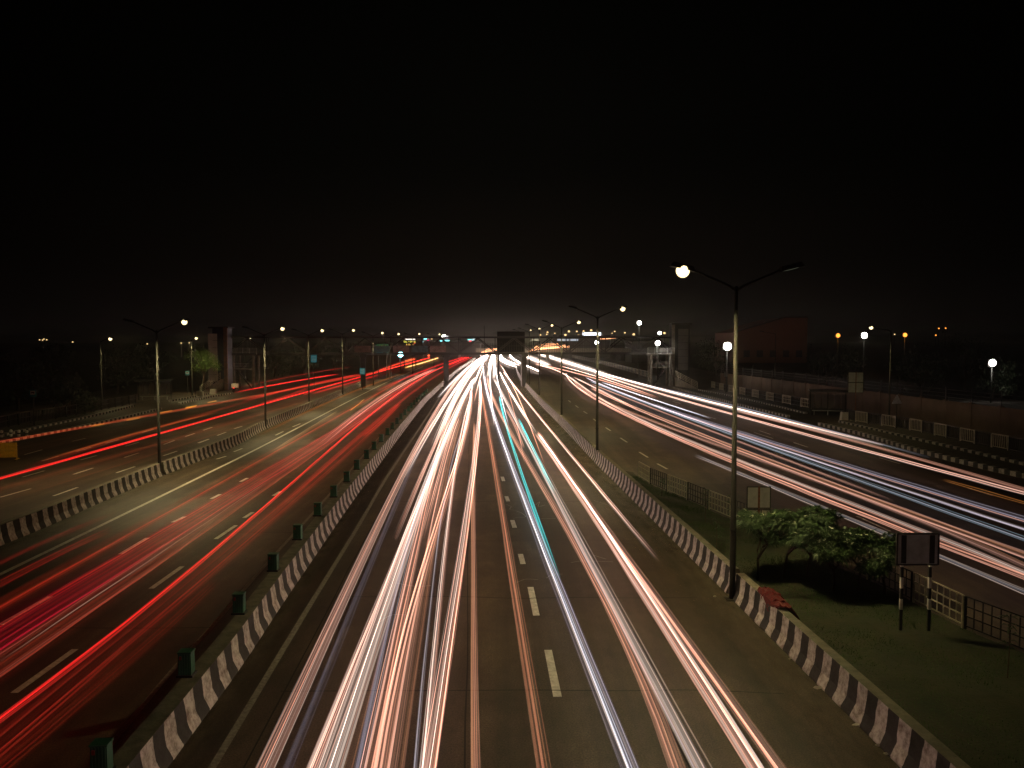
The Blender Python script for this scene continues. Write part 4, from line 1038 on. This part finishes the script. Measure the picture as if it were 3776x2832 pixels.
for i, (u, Y, h, cw, lb) in enumerate([(250, 92, 3.6, 7, 'dark rounded bush behind the left railing, beside the slim single lamp post'), (60, 98, 6, 8, 'dark tree at the left edge behind the bus stop sign'), (170, 120, 7, 9, 'dark tree under the cluster of four tiny lights'), (430, 130, 6.5, 8, 'dark tree between the slim lamp and the first double lamp post'), (560, 140, 6.5, 8, 'dark tree behind the left bus shelter'),
                                      (1010, 185, 6, 9, 'dark tree seen under the left part of the footbridge'), (1120, 200, 6, 10, 'dark tree beyond the hanging teal sign'), (1230, 220, 6, 10, 'dark tree beyond the left footbridge pillar')]):
    tree((at(u, Y), Y, 0), h, cw, 60 + i, lb, 'darkleaf', 1300, GT, .6, trunk=.2)
GT2 = 'dark trees along the right side'
for i, (u, Y, h, cw, lb) in enumerate([(2640, 190, 8, 12, 'dark tree behind the very bright white floodlight'), (3400, 120, 7, 10, 'dark tree behind the wall right of the orange lamps'), (3660, 115, 5.2, 7, 'tree whose leaves catch the lone white floodlight at far right'), (3560, 140, 9, 12, 'tall dark tree left of the lone far right floodlight'), (3050, 150, 6, 11, 'dark tree behind the big four part sign')]):
    tree((at(u, Y), Y, 0), h, cw, 80 + i, lb, 'darkleaf', 1300, GT2, .6, trunk=.2)

# ------------------------------------------------------------------ light trails
ORG, SAL, WHT, LAV, CYN, RED, DRD, YEL, BRN, BLU, ORD_ = (1, .43, .28), (1, .50, .37), (1, .78, .66), (.66, .60, .78), (.03, .85, .85), (1, .02, .02), (.75, .03, .02), (1, .45, .05), (.62, .27, .14), (.78, .82, .96), (1, .08, .025)
def smooth_px(px, per=9):                # a plain road curve if one fits the traced points, else a spline through them
    if len(px) >= 4:
        A = np.array(px, float); q = (A[:, 1] - 1252) / 500
        for nb in (3, 4, 5):
            if len(px) < nb + 1: break
            fb = lambda q: np.stack([q ** 0, q, 1 / (q + .06), q ** 2, 1 / (q + .06) ** 2][:nb], 1)
            sl = np.maximum(1, np.abs(np.gradient(A[:, 0], A[:, 1]))); wt = 1 / sl
            co = np.linalg.lstsq(fb(q) * wt[:, None], A[:, 0] * wt, rcond=None)[0]; res = np.abs(fb(q) @ co - A[:, 0]) / sl
            if res.max() < 18:
                n = per * (len(px) - 1); a_, b_ = 1 / (q[0] + .1), 1 / (q[-1] + .1)
                qq = 1 / np.linspace(a_, b_, n + 1) - .1
                return [Vector((u, v * 500 + 1252)) for u, v in zip(fb(qq) @ co, qq)]
    Q = [Vector(p) for p in px]; Q = [Q[0] * 2 - Q[1]] + Q + [Q[-1] * 2 - Q[-2]]; o = []
    for i in range(1, len(Q) - 2):
        a, b, c, d = Q[i - 1:i + 3]; t0 = 0; t1 = t0 + (b - a).length ** .5; t2 = t1 + (c - b).length ** .5; t3 = t2 + (d - c).length ** .5
        for j in range(per):
            t = t1 + (t2 - t1) * j / per
            A1 = a * ((t1 - t) / (t1 - t0)) + b * ((t - t0) / (t1 - t0)); A2 = b * ((t2 - t) / (t2 - t1)) + c * ((t - t1) / (t2 - t1)); A3 = c * ((t3 - t) / (t3 - t2)) + d * ((t - t2) / (t3 - t2))
            B1 = A1 * ((t2 - t) / (t2 - t0)) + A2 * ((t - t0) / (t2 - t0)); B2 = A2 * ((t3 - t) / (t3 - t1)) + A3 * ((t - t1) / (t3 - t1))
            o.append(B1 * ((t2 - t) / (t2 - t1)) + B2 * ((t - t1) / (t2 - t1)))
    return o + [Q[-2]]
def trail(label, px, wd, cols, gain, n=6, z=.7, group=None, seed=None, back=None, sheath=True, far=True, zs=.10, thin=.012, name='light_trail', cat='light trail', even=True):
    r2 = random.Random(seed if seed is not None else hash(label) % 9999 if False else sum(map(ord, label)))
    px = smooth_px(px)
    P = [G(u, v, z) for u, v in px]
    if P[0].y > P[-1].y: P.reverse()
    if back is None and (max(px[0][0], px[-1][0]) > 3776 or min(px[0][0], px[-1][0]) < 0): back = -12
    if back is not None: P = extend_back(P, back)
    pc = P; N = normals(pc); o0 = pc[0].copy(); b = MB()
    def gy(y): return (.62 + (max(0, y - 22) / 80) ** 1.2) if far else 1 + .3 * max(0, y - 20) / 60
    def ry(y): return 1 + max(0, y - 22) / (150 if far else 150)
    strands = []
    def hot(c, g):                       # brighter light washes out towards white
        t = min(.75, max(0, (g - .45) / 1.6)); return tuple(a * (1 - t) + w_ * t for a, w_ in zip(c, (1, .84, .76))) if c[0] > .5 and c[1] > .3 else c
    if sheath: strands += [(0, 0, wd * .40, cols[0], gain * .075), (r2.uniform(-.15, .15) * wd, 0, wd * .25, cols[0], gain * .15)]
    for k in range(n):
        off = (k + .5) / n - .5 + r2.uniform(-.35, .35) / n
        c_ = r2.choice(cols); g = gain * r2.choice([.18, .3, .45, .8, 1.6]) ; rad = r2.choice([thin, thin, thin * 1.6, thin * 2.6])
        strands.append((off * wd, r2.uniform(-zs, zs), rad, c_, g))
    tot = len(pc); per_ = 7 if tot > 19 else 3
    for off, dz, rad, c_, g in strands:
        ph = r2.random() * 6; wv = r2.uniform(.0, .012)
        pts, rr, cc = [], [], []
        for i, p in enumerate(pc):
            s_ = ry(p.y); q = p - o0 + N[i] * (off * (s_ ** .3) + wv * math.sin(p.y * .35 + ph)); q.z += dz + .01 * math.sin(p.y * .8 + ph)
            fl = 1.0
            if i == 0 and back is None or i == tot - 1: fl = .6
            de = min(1 if back is not None else (i + .6) / (per_ * .8), (tot - .4 - i) / (per_ * .6), 1)
            pts.append(q); rr.append(max(.004, rad * s_ * fl)); k_ = g * de * min(5, gy(p.y)) * (1 + .18 * math.sin(p.y * .23 + ph))
            cc.append(tuple(max(0, x * k_) for x in hot(c_, k_)))
        b.tube(pts, rr, 6, cols=cc)
    o = b.build(name, M['trail'], smooth=True); o.location = o0
    return tag(o, label, cat, group)
GW = 'headlight trails on the middle carriageway'
def W(label, px, wd, cols, gain, n=6, back=-25, **k): return trail(label, px, wd, cols, gain * .62, n, group=GW, back=back, thin=.0085, **k)
VPT = [(1800, 1316), (1812, 1302)]
W('orange headlight trail running to the bottom edge, leftmost on the middle carriageway', [(980, 2832), (1165, 2408), (1289, 2172), (1406, 1943), (1481, 1750), (1600, 1512), (1660, 1436), (1772, 1330), (1802, 1304)], .42, [SAL, WHT, ORG], 1.0, 9)
W('faint bluish grey trail just right of the leftmost orange headlight trail', [(1061, 2819), (1204, 2487), (1322, 2206), (1387, 2030), (1491, 1757), (1560, 1640)], .22, [LAV, (.5, .45, .5)], .14, 4)
W('pinkish white trail left of the brightest white one at the bottom edge', [(1160, 2832), (1274, 2532), (1361, 2337), (1425, 2167), (1495, 1972), (1590, 1755), (1677, 1551), (1742, 1400)], .38, [SAL, WHT, SAL], 1.1, 9)
W('brightest white trail among the left headlight trails at the bottom edge', [(1226, 2832), (1297, 2591), (1372, 2363), (1436, 2193), (1512, 1959), (1600, 1716), (1690, 1520), (1752, 1392)], .42, [WHT, SAL, WHT], 1.35, 10)
W('thin violet blue trail between the white and orange ones left of centre', [(1322, 2832), (1387, 2519), (1452, 2226), (1504, 2011), (1569, 1789), (1620, 1660)], .2, [LAV, BLU], .28, 5)
W('dull brown trail left of the thin violet blue one', [(1280, 2832), (1370, 2480), (1440, 2230), (1496, 2030), (1550, 1850)], .25, [BRN], .16, 4)
W('amber headlight trail crossing another near the bottom, left of centre', [(1354, 2832), (1446, 2454), (1491, 2246), (1524, 2050), (1576, 1815), (1592, 1750), (1640, 1600), (1707, 1409)], .34, [ORG, (1, .47, .32), SAL], .62, 8)
W('amber headlight trail that slants right as it rises across its neighbour', [(1410, 2832), (1450, 2520), (1530, 2219), (1582, 2076), (1634, 1880), (1670, 1750), (1720, 1551), (1740, 1439)], .36, [ORG, (1, .47, .32)], .7, 8)
W('dull salmon trail with a blunt look, fourth from the centre line on the left', [(1456, 2832), (1517, 2461), (1556, 2206), (1595, 2011), (1621, 1815), (1638, 1750), (1700, 1540)], .34, [BRN, SAL, ORG], .5, 8)
W('hair thin grey line trail between salmon trails near the centre', [(1533, 2832), (1582, 2304), (1641, 1848), (1654, 1750), (1700, 1600)], .08, [(.7, .65, .75)], .35, 3, sheath=False)
W('thin pinkish white trail beside the hair thin grey line', [(1562, 2832), (1608, 2337), (1632, 2140), (1655, 1930), (1674, 1745), (1710, 1560), (1735, 1470)], .16, [SAL, WHT], .8, 6)
W('strong orange trail with a white core just left of the bare centre lane', [(1582, 2832), (1634, 2467), (1690, 2141), (1730, 1913), (1746, 1750), (1752, 1640), (1761, 1486), (1775, 1400)], .34, [ORG, WHT, SAL], 1.05, 9)
W('brown orange near vertical trail in the middle of the bottom edge', [(1752, 2832), (1752, 2467), (1749, 2141), (1743, 1880), (1744, 1750), (1752, 1560)], .2, [BRN, ORG], .4, 6)
W('brown double trail immediately left of the white lane dashes', [(2003, 2832), (1954, 2532), (1902, 2174), (1856, 1913), (1827, 1750), (1802, 1594), (1785, 1486), (1770, 1422)], .28, [BRN, (1, .35, .2)], .36, 6)
W('violet white trail right of the lane dashes, thin in the foreground', [(2316, 2832), (2202, 2532), (2117, 2304), (2046, 2109), (1965, 1890), (1900, 1750), (1840, 1594), (1806, 1508), (1776, 1435), (1778, 1392), (1802, 1358)], .34, [LAV, WHT, BLU, SAL], .62, 9)
W('teal trail in the middle distance right of the lane dashes', [(2062, 2130), (1980, 1905), (1931, 1770), (1875, 1594), (1853, 1508), (1840, 1460)], .10, [CYN, (.1, .8, .8)], .75, 5, back=None)
W('orange trail that forks from the blue edged one right of the dashes', [(2495, 2832), (2352, 2454), (2222, 2193), (2091, 1959), (2008, 1810), (1926, 1660), (1840, 1517), (1798, 1392)], .34, [ORG, SAL, (1, .47, .32)], .85, 9)
W('blue edged white trail between the orange fork and the salmon band', [(2574, 2832), (2417, 2506), (2287, 2272), (2156, 2030), (2039, 1815), (2003, 1750), (1901, 1534), (1821, 1398)], .34, [WHT, BLU, LAV, SAL], .95, 9)
W('cyan glint trail along the upper part of the blue edged white trail', [(2046, 1818), (2010, 1750), (1960, 1640), (1912, 1545)], .06, [CYN, BLU], 1.0, 4, back=None)
W('widest salmon trail running to the bottom edge right of centre', [(2780, 2832), (2600, 2539), (2440, 2291), (2277, 2037), (2163, 1867), (2085, 1752), (1978, 1598)], .34, [SAL, WHT, ORG], 1.25, 10)
W('thinner salmon trail hugging the right side of the widest one', [(2872, 2832), (2660, 2519), (2475, 2285), (2305, 2041), (2180, 1870), (2100, 1750), (1984, 1590)], .2, [SAL, ORG], .8, 6)
W('rightmost salmon trail ending short of the right barrier', [(2424, 2060), (2274, 1880), (2156, 1750), (2115, 1701), (2030, 1572), (1965, 1495), (1901, 1444), (1858, 1371)], .2, [SAL, WHT], .8, 7, back=None)
W('white trail curving from the far glare down into the widest salmon one', [(1974, 1598), (1935, 1530), (1875, 1439), (1843, 1371)], .2, [WHT, SAL], 1.1, 6, back=None)
W('short thin orange trail crossing between white ones right of the lane dashes', [(1935, 1710), (1909, 1585), (1892, 1499), (1868, 1430)], .08, [ORG], .7, 3, back=None)
W('thin orange trail ending above the widest salmon one', [(2006, 1710), (1956, 1572), (1920, 1480), (1870, 1390), (1846, 1345)], .09, [ORG], .8, 3, back=None)
W('short pale orange trail near the lane dashes ahead of the orange fork', [(1930, 1650), (1900, 1572), (1866, 1508)], .22, [SAL, ORG], .5, 5, back=None)
W('short white trail with an orange tip ending above the strong orange one', [(1750, 1482), (1759, 1435), (1772, 1392), (1789, 1340)], .12, [WHT, ORG], .9, 4, back=None)
W('short fat white trail in the glare left of centre', [(1748, 1418), (1768, 1366), (1785, 1332), (1800, 1312)], .25, [WHT], 1.1, 5, back=None)
W('thin white trail bowed right then left in the far glare, left one', [(1828, 1564), (1810, 1486), (1804, 1440), (1813, 1375), (1815, 1345), (1812, 1315)], .1, [WHT, BLU], .8, 4, back=None)
W('thin white trail bowed in the far glare, right one', [(1879, 1564), (1853, 1499), (1838, 1452), (1834, 1358), (1830, 1330), (1822, 1308)], .1, [WHT, BLU], .8, 4, back=None)
W('white trail from the glare into the violet trail, widest at the top', [(1802, 1358), (1808, 1335), (1815, 1312), (1818, 1302)], .5, [WHT], 1.1, 6, back=None)
W('white trail from the glare feeding the blue edged one', [(1821, 1398), (1822, 1360), (1824, 1325), (1822, 1304)], .4, [WHT], 1.1, 6, back=None)
W('white trail from the glare feeding the orange fork', [(1798, 1392), (1808, 1350), (1816, 1320), (1819, 1303)], .5, [WHT], 1.1, 6, back=None)
W('white trail nearest the left barrier, beginning midway and curving to the glare', [(1617, 1465), (1660, 1412), (1707, 1372), (1752, 1338), (1790, 1308)], .35, [WHT, BLU], 1.0, 6, back=None)
W('thick white trail right of the one nearest the left barrier', [(1490, 1760), (1560, 1620), (1640, 1490), (1690, 1420), (1745, 1362), (1795, 1310)], .4, [WHT, SAL], .9, 8, back=None)
W('white and orange trail ending in a blunt tip left of the brightest white one', [(1458, 1985), (1500, 1880), (1562, 1740), (1630, 1580), (1690, 1450), (1736, 1392), (1790, 1322)], .26, [SAL, WHT, ORG], .9, 7, back=None)
W('orange trail ending in a blunt tip right of the brightest white one', [(1562, 1985), (1588, 1870), (1614, 1760), (1665, 1600), (1700, 1500), (1722, 1440)], .24, [ORG, (1, .47, .32)], .7, 6, back=None)
W('white trail from the far glare ending in a fork above the amber trails', [(1600, 1640), (1656, 1499), (1707, 1409), (1757, 1352), (1800, 1312)], .36, [WHT, SAL], 1.0, 7, back=None)
W('slim white trail curling at its top beside the strong orange one', [(1694, 1680), (1720, 1551), (1738, 1446), (1745, 1400)], .14, [WHT, SAL], .9, 5, back=None)
GS3 = 'white trails feeding the far slip road'
for lb, px, g in [('upper thin white trail on the slip road just right of the far glare', [(1849, 1306), (1866, 1328), (1890, 1340), (1918, 1347)], .8), ('lower thin white trail on the slip road just right of the far glare', [(1846, 1310), (1860, 1335), (1885, 1347), (1912, 1354)], .7), ('thick white trail entering from the slip road right of the far glare', [(1879, 1308), (1895, 1325), (1910, 1336), (1926, 1343)], 1.2), ('white trail lying across the right barrier line, right of the slip road glare', [(1937, 1347), (1962, 1357), (1988, 1369)], 1.1)]:
    trail(lb, px, .35, [WHT], g, 5, group=GS3)
GRR = 'headlight trails on the right carriageway'
def RT(label, px, wd, cols, gain, n=5, **k): return trail(label, px, wd * .75, cols, gain * .52, n, group=GRR, thin=.0085, **k)
RT('thick white trail from the far glare along the right road, uppermost', [(3250, 1642), (2944, 1560), (2704, 1508), (2528, 1466), (2300, 1404), (2201, 1366), (2115, 1341), (1999, 1306)], .6, [WHT, SAL], .8, 9)
RT('thin bluish trail along the upper edge of the thick white right trail', [(3414, 1688), (3247, 1632), (2944, 1553), (2704, 1500), (2528, 1456), (2300, 1400)], .12, [BLU], .5, 3)
RT('salmon trail leaving the right edge, upper of the pair', [(3900, 1840), (3776, 1804), (3599, 1757), (3414, 1701), (3245, 1652), (2944, 1570), (2704, 1516)], .22, [SAL, ORG], .5, 5)
RT('salmon trail leaving the right edge, lower of the pair', [(3900, 1852), (3776, 1816), (3556, 1762), (3341, 1701), (3245, 1676), (2944, 1588), (2704, 1526), (2472, 1468), (2300, 1412), (2201, 1376)], .3, [SAL, WHT], .6, 6)
RT('short bright orange trail alone near the right edge', [(3900, 1885), (3776, 1851), (3640, 1812), (3548, 1782), (3465, 1766)], .04, [(1, .36, .08)], .6, 2, sheath=False)
RT('long thick white trail behind the second right lamp post', [(2266, 1394), (2201, 1369), (2115, 1343), (2040, 1320), (1985, 1306)], 1.0, [WHT], .9, 7)
RT('orange trail on the right road ending above the blue trails, upper one', [(2425, 1467), (2330, 1430), (2201, 1392), (2064, 1349)], .2, [ORG], .6, 4)
RT('orange trail on the right road ending above the blue trails, lower one', [(2416, 1467), (2287, 1424), (2158, 1385), (2029, 1353), (1974, 1341)], .22, [ORG, SAL], .6, 4)
RT('white trail bundle beneath the thick white one, near the far glare', [(2029, 1347), (1975, 1328), (1940, 1312), (1925, 1304)], 1.2, [WHT], 1.0, 7)
RT('salmon trail bounding the lower side of the right road trails, lowest orange', [(3900, 2175), (3776, 2125), (3328, 1952), (3061, 1861), (2800, 1750), (2704, 1698), (2515, 1627), (2300, 1532), (2244, 1504), (2201, 1478), (2158, 1439), (2115, 1405), (2060, 1376)], .2, [ORG, SAL], .7, 5)
RT('brightest salmon white trail on the lower right road', [(3900, 2160), (3776, 2110), (3328, 1938), (3067, 1822), (2872, 1750), (2704, 1683), (2472, 1601), (2300, 1517), (2210, 1470), (2137, 1408), (2072, 1379), (1974, 1343)], .26, [WHT, SAL, ORG], .95, 7)
RT('salmon trail just above the brightest one on the lower right road', [(3900, 2140), (3776, 2092), (3450, 1945), (3132, 1805), (2943, 1745), (2704, 1670), (2515, 1602), (2300, 1509), (2201, 1461), (2110, 1395)], .26, [SAL, BRN], .5, 6)
RT('dull pink trail in the middle of the right road', [(3900, 2090), (3776, 2043), (3524, 1952), (3100, 1796), (2989, 1752), (2704, 1644), (2558, 1601), (2429, 1537), (2300, 1485), (2180, 1430)], .36, [BRN, SAL], .42, 8)
RT('thin salmon trail below the cyan blue ones on the right road', [(3300, 1845), (3041, 1750), (2704, 1625), (2532, 1556), (2493, 1530), (2300, 1468), (2180, 1415)], .2, [SAL], .5, 5)
RT('cyan blue trail on the right road reaching the right edge', [(3900, 2036), (3776, 1988), (3524, 1893), (3263, 1809), (3100, 1750), (2944, 1683), (2704, 1606), (2558, 1554), (2429, 1507), (2300, 1455), (2180, 1405)], .12, [BLU, (.62, .86, 1)], .6, 4)
RT('white trail above the cyan blue one on the right road', [(3900, 1988), (3776, 1946), (3393, 1828), (3126, 1750), (2944, 1672), (2704, 1596), (2500, 1522), (2300, 1446), (2150, 1392)], .22, [WHT, LAV], .6, 6)
RT('broad lavender haze trail on the right road', [(3900, 1950), (3776, 1913), (3458, 1822), (3185, 1750), (3073, 1700), (2944, 1657), (2704, 1584), (2601, 1552), (2386, 1490)], .55, [LAV, (.5, .45, .52), SAL], .20, 10)
RT('thin white trail ending beside the nearest right lamp post', [(2620, 1543), (2472, 1494), (2300, 1438), (2220, 1410)], .1, [BLU, WHT], .6, 3)
RT('thin cold white trail nearest to the verge fence', [(3900, 2235), (3776, 2180), (3315, 1991), (3132, 1913), (2937, 1828), (2735, 1750), (2564, 1679)], .13, [BLU, WHT], .55, 4)
RT('short salmon trails with blunt ends in front of the second right lamp post', [(2360, 1515), (2290, 1478), (2201, 1432), (2115, 1390)], .2, [SAL, WHT], .7, 5)
for i, px in enumerate([[(1970, 1282), (2040, 1277), (2085, 1273)], [(1985, 1290), (2050, 1284), (2100, 1277)], [(1950, 1293), (1990, 1286), (2060, 1279)], [(1975, 1275), (2010, 1271), (2060, 1267)], [(2214, 1248), (2240, 1247), (2272, 1246)], [(1770, 1300), (1800, 1290), (1832, 1286)], [(1775, 1302), (1805, 1294), (1834, 1288)]]):
    P = [D(u, v, 300) for u, v in px]; b = MB()
    for k in range(3):
        b.tube([p - P[0] + Vector((0, k * .5, rng.uniform(-.35, .35))) for p in P], .10, 6, cols=[(.9, .36, .16)] * len(P))
    o = b.build('light_trail', M['trail']); o.location = P[0]
    tag(o, ['orange trail on the far flyover, longest middle one', 'orange trail on the far flyover, lower right one', 'orange trail on the far flyover, lowest left one', 'short orange trail on the far flyover, topmost', 'lone short orange trail right of the white roof sign', 'bright amber trail above the central glare, upper one', 'bright amber trail above the central glare, lower one'][i], 'light trail', 'light trails on the far flyover')
# flyover that carries those
fo = thing('flyover', 'dark raised road beyond the footbridge on the right', 'flyover', (at(2060, 306), 306, 0))
b = MB(); b.box((8, 0, 4.2), (75, 9, .9)); b.build('deck', M['concrete'], fo)
for x in (-22, -4, 14, 32):
    b = MB(); b.box((x, 0, 1.87), (1.4, 1.4, 3.74)); b.build('pier', M['concrete'], fo)
b = MB(); b.box((8, -4.4, 4.9), (75, .2, .5)); b.build('parapet', M['concrete'], fo)

GD = 'red tail light trails on the carriageway left of the middle barrier'
def RD(label, px, wd, cols, gain, n=7, **k): return trail(label, px, wd, cols, gain * .32, int(n * 1.8), group=GD, z=k.pop('z', .75), thin=k.pop('thin', .0075), **k)
E_ = [(1649, 1356), (1694, 1331), (1762, 1304)]
RD('bright thin red trail running from the left edge past the lane dashes', [(-250, 2832), (0, 2653), (261, 2454), (476, 2298), (652, 2150), (808, 2012), (939, 1900), (1069, 1782), (1263, 1607), (1430, 1487), (1516, 1426), (1632, 1358)] + E_, .09, [RED, RED, DRD], .62, 4, far=False)
RD('broad crimson band in the middle of the red carriageway', [(-250, 2500), (0, 2337), (326, 2122), (522, 2011), (737, 1907), (913, 1796), (1044, 1720), (1258, 1585), (1344, 1520), (1473, 1426), (1606, 1362)], 1.25, [(.9, .01, .05), DRD, RED], .27, 13, far=False)
RD('salmon orange band below the crimson one', [(-250, 2620), (0, 2454), (261, 2278), (522, 2102), (717, 1965), (998, 1776), (1150, 1665), (1344, 1530), (1500, 1425)], .95, [(1, .12, .06), (.9, .18, .12), ORD_], .20, 10, far=False)
RD('pale pink hazy streak at the top of the red band', [(1180, 1640), (1258, 1575), (1344, 1508), (1473, 1426), (1606, 1360)], .5, [(1, .32, .22), (1, .45, .36)], .5, 8, far=False)
RD('dull red wide band nearest the green blocks', [(-250, 2920), (0, 2735), (326, 2474), (587, 2246), (782, 2080), (1100, 1795), (1258, 1690), (1387, 1564), (1473, 1487)], .95, [DRD, (.7, .04, .02)], .15, 11, far=False)
RD('lowest orange red trail ending before the fourth green block', [(-200, 3000), (30, 2812), (391, 2500), (652, 2285), (795, 2141)], .26, [(.9, .06, .02), DRD], .11, 6, far=False)
RD('orange red upper trail along the top side of the red band', [(-250, 2370), (0, 2232), (261, 2076), (424, 2004), (587, 1913), (717, 1835), (835, 1780), (1099, 1607), (1245, 1525), (1344, 1474), (1499, 1399)], .55, [ORD_, RED, DRD], .20, 8, far=False)
RD('short bright red trail near the left edge, beside the solid white line', [(-200, 2265), (0, 2157), (196, 2050), (411, 1955)], .05, [RED], .6, 2, far=False, thin=.005)
RD('faint red trail above the solid white line at the left', [(-200, 2185), (0, 2076), (261, 1952), (430, 1890)], .12, [DRD], .14, 3, far=False)
RD('thin cream streak through the red band', [(0, 2441), (261, 2265), (560, 2066), (800, 1900), (990, 1776)], .04, [(1, .6, .45)], .22, 1, sheath=False, far=False, thin=.004)
RD('wavy thin yellow streak in the middle of the red band', [(640, 2043), (700, 1985), (735, 1965), (762, 1930), (800, 1910)], .05, [(1, .7, .4)], .3, 1, sheath=False, far=False, thin=.005)
RD('pale wavy streak near the upper side of the red band', [(650, 1882), (690, 1850), (730, 1825), (760, 1812)], .06, [(1, .6, .35)], .3, 1, sheath=False, far=False, thin=.005)
RD('amber wavy streak on the upper side of the red band, farther away', [(1000, 1670), (1060, 1635), (1099, 1605), (1180, 1560), (1245, 1518)], .08, [YEL, (1, .7, .4)], .4, 3, far=False)
RD('small amber streak high on the red band', [(1290, 1515), (1318, 1494), (1344, 1472)], .08, [YEL], .5, 3, far=False)
RD('red trail on the near side of the band passing the bridge pillar', [(900, 1995), (1000, 1893), (1120, 1790), (1263, 1660), (1400, 1545), (1516, 1450), (1632, 1370), (1694, 1340), (1762, 1308)], .3, [RED, DRD], .3, 7, far=False)
RD('red trail on the far side of the band passing the bridge pillar', [(1387, 1440), (1473, 1404), (1600, 1352), (1680, 1325), (1762, 1302)], .4, [RED], .35, 6, far=False)
RD('deep red bundle beyond the footbridge left of the glare', [(1649, 1350), (1694, 1328), (1740, 1310), (1775, 1298)], .7, [RED], .45, 8, far=False)
RD('red short trail with a blunt near end beside the green blocks', [(1340, 1610), (1400, 1560), (1474, 1488)], .35, [RED, ORD_], .25, 6, far=False)
RD('thin orange line along the foot of the barrier between the red roads', [(945, 1607), (1087, 1542), (1258, 1461), (1387, 1409), (1499, 1375)], .1, [(1, .25, .03)], .3, 3, z=.3, far=False)
RD('thick amber trail just left of the middle footbridge pillar', [(1493, 1356), (1558, 1338), (1631, 1315)], .5, [YEL, (1, .5, .1)], .8, 7, far=False)
GF = 'tail light trails on the far left carriageway'
def FT(label, px, wd, cols, gain, n=6, **k): return trail(label, px, wd * .8, cols, gain * .36, int(n * 1.5), group=GF, z=.75, far=False, thin=.010, **k)
FT('strongest red trail across the far left carriageway', [(-200, 1822), (0, 1764), (215, 1706), (430, 1645), (576, 1607), (730, 1555), (950, 1489), (1130, 1439), (1258, 1414), (1387, 1386), (1473, 1350), (1602, 1312)], .24, [RED, RED, DRD], .42, 6)
FT('orange red uppermost trail hugging the far left kerb', [(-200, 1655), (0, 1624), (129, 1609), (301, 1578), (430, 1556), (580, 1528), (730, 1500), (950, 1463), (1130, 1420), (1323, 1383), (1473, 1345), (1603, 1306)], .16, [(1, .12, .04), RED], .24, 5)
for i, (a, b_) in enumerate([((1080, 1045), (1210, 1020)), ((1360, 990), (1480, 965)), ((1590, 942), (1690, 922)), ((1780, 900), (1860, 883)), ((780, 1100), (900, 1080))]):
    FT(['amber indicator flash just right of the first double lamp post, on the uppermost red trail', 'amber indicator flash crossing the first double lamp post', 'amber indicator flash third along the uppermost red trail', 'amber indicator flash farthest along the uppermost red trail', 'dim amber indicator flash nearest the striped kerb'][i] if i else 'amber indicator flash just left of the first double lamp post',
       [(a[0] * .4295, 1100 + a[1] * .4295), ((a[0] + b_[0]) / 2 * .4295, 1100 + (a[1] + b_[1]) / 2 * .4295), (b_[0] * .4295, 1100 + b_[1] * .4295)], .14, [YEL], .7 if i < 4 else .35, 3)
FT('dim red trail just above the strongest one on the far left road', [(86, 1723), (301, 1660), (576, 1580), (760, 1520), (950, 1470)], .3, [DRD, ORD_], .16, 5)
FT('dim orange trails high on the far left road', [(150, 1700), (400, 1625), (620, 1565), (800, 1520)], .5, [(.8, .15, .03)], .10, 7)
FT('dim brown red trail below the strongest one on the far left road', [(-100, 1830), (0, 1798), (300, 1716), (576, 1640), (800, 1570), (950, 1530), (1130, 1478)], .4, [(.7, .12, .03)], .09, 6)
FT('faint rusty trails nearest the barrier on the far left road', [(0, 1850), (250, 1775), (576, 1668), (800, 1600), (1000, 1530)], .5, [(.6, .12, .04)], .06, 5)
FT('clear single red trail from the scooter towards the footbridge', [(865, 1447), (975, 1426), (1130, 1398), (1250, 1379)], .14, [RED], .7, 4)
FT('wide red trail below the clear single one under the footbridge', [(900, 1478), (1001, 1448), (1130, 1424), (1240, 1400), (1323, 1380)], .5, [RED, DRD], .3, 8)
FT('red trail with a bright end near the second double lamp post', [(960, 1490), (1060, 1460), (1135, 1432)], .4, [RED], .3, 6)
FT('red trail below the others ending near the left footbridge pillar', [(1151, 1452), (1271, 1418), (1396, 1383)], .3, [RED], .4, 5)
FT('short red mark by the third double lamp post', [(1118, 1456), (1150, 1444), (1160, 1438)], .2, [RED], .4, 3)
FT('red trails far along the left road beneath the LED sign', [(1387, 1370), (1473, 1340), (1602, 1304)], .8, [RED, (1, .2, .05)], .35, 8)
FT('orange red trails beyond the bluish floodlight on the left', [(1490, 1333), (1550, 1317), (1603, 1306)], .9, [(1, .2, .05)], .4, 7)
FT('blue white dotted trail beyond the bluish floodlight', [(1520, 1310), (1540, 1307), (1554, 1305)], .3, [BLU, (.2, .3, 1)], .8, 4)
FT('violet short trail near the far left horizon', [(1594, 1299), (1610, 1298), (1624, 1297)], .4, [(.5, .3, 1)], .6, 4)
FT('dim red trail along the near foot of the far left kerb by the stairs', [(880, 1430), (1000, 1404), (1150, 1375), (1300, 1352)], .3, [DRD], .10, 4)

# ------------------------------------------------------------------ night haze over the whole place
if 1:
    hz = bpy.data.materials.new('haze_air'); hz.use_nodes = True; n = hz.node_tree.nodes; n.clear()
    o_ = n.new('ShaderNodeOutputMaterial'); pv = n.new('ShaderNodeVolumePrincipled')
    pv.inputs['Color'].default_value = (.86, .88, .80, 1); pv.inputs['Density'].default_value = .00032; pv.inputs['Anisotropy'].default_value = .55
    hz.node_tree.links.new(pv.outputs[0], o_.inputs['Volume'])
    b = MB(); b.box((0, 1500, 8), (3200, 3200, 18)); o = b.build('haze', hz); tag(o, kind='stuff')
    o.data.update()
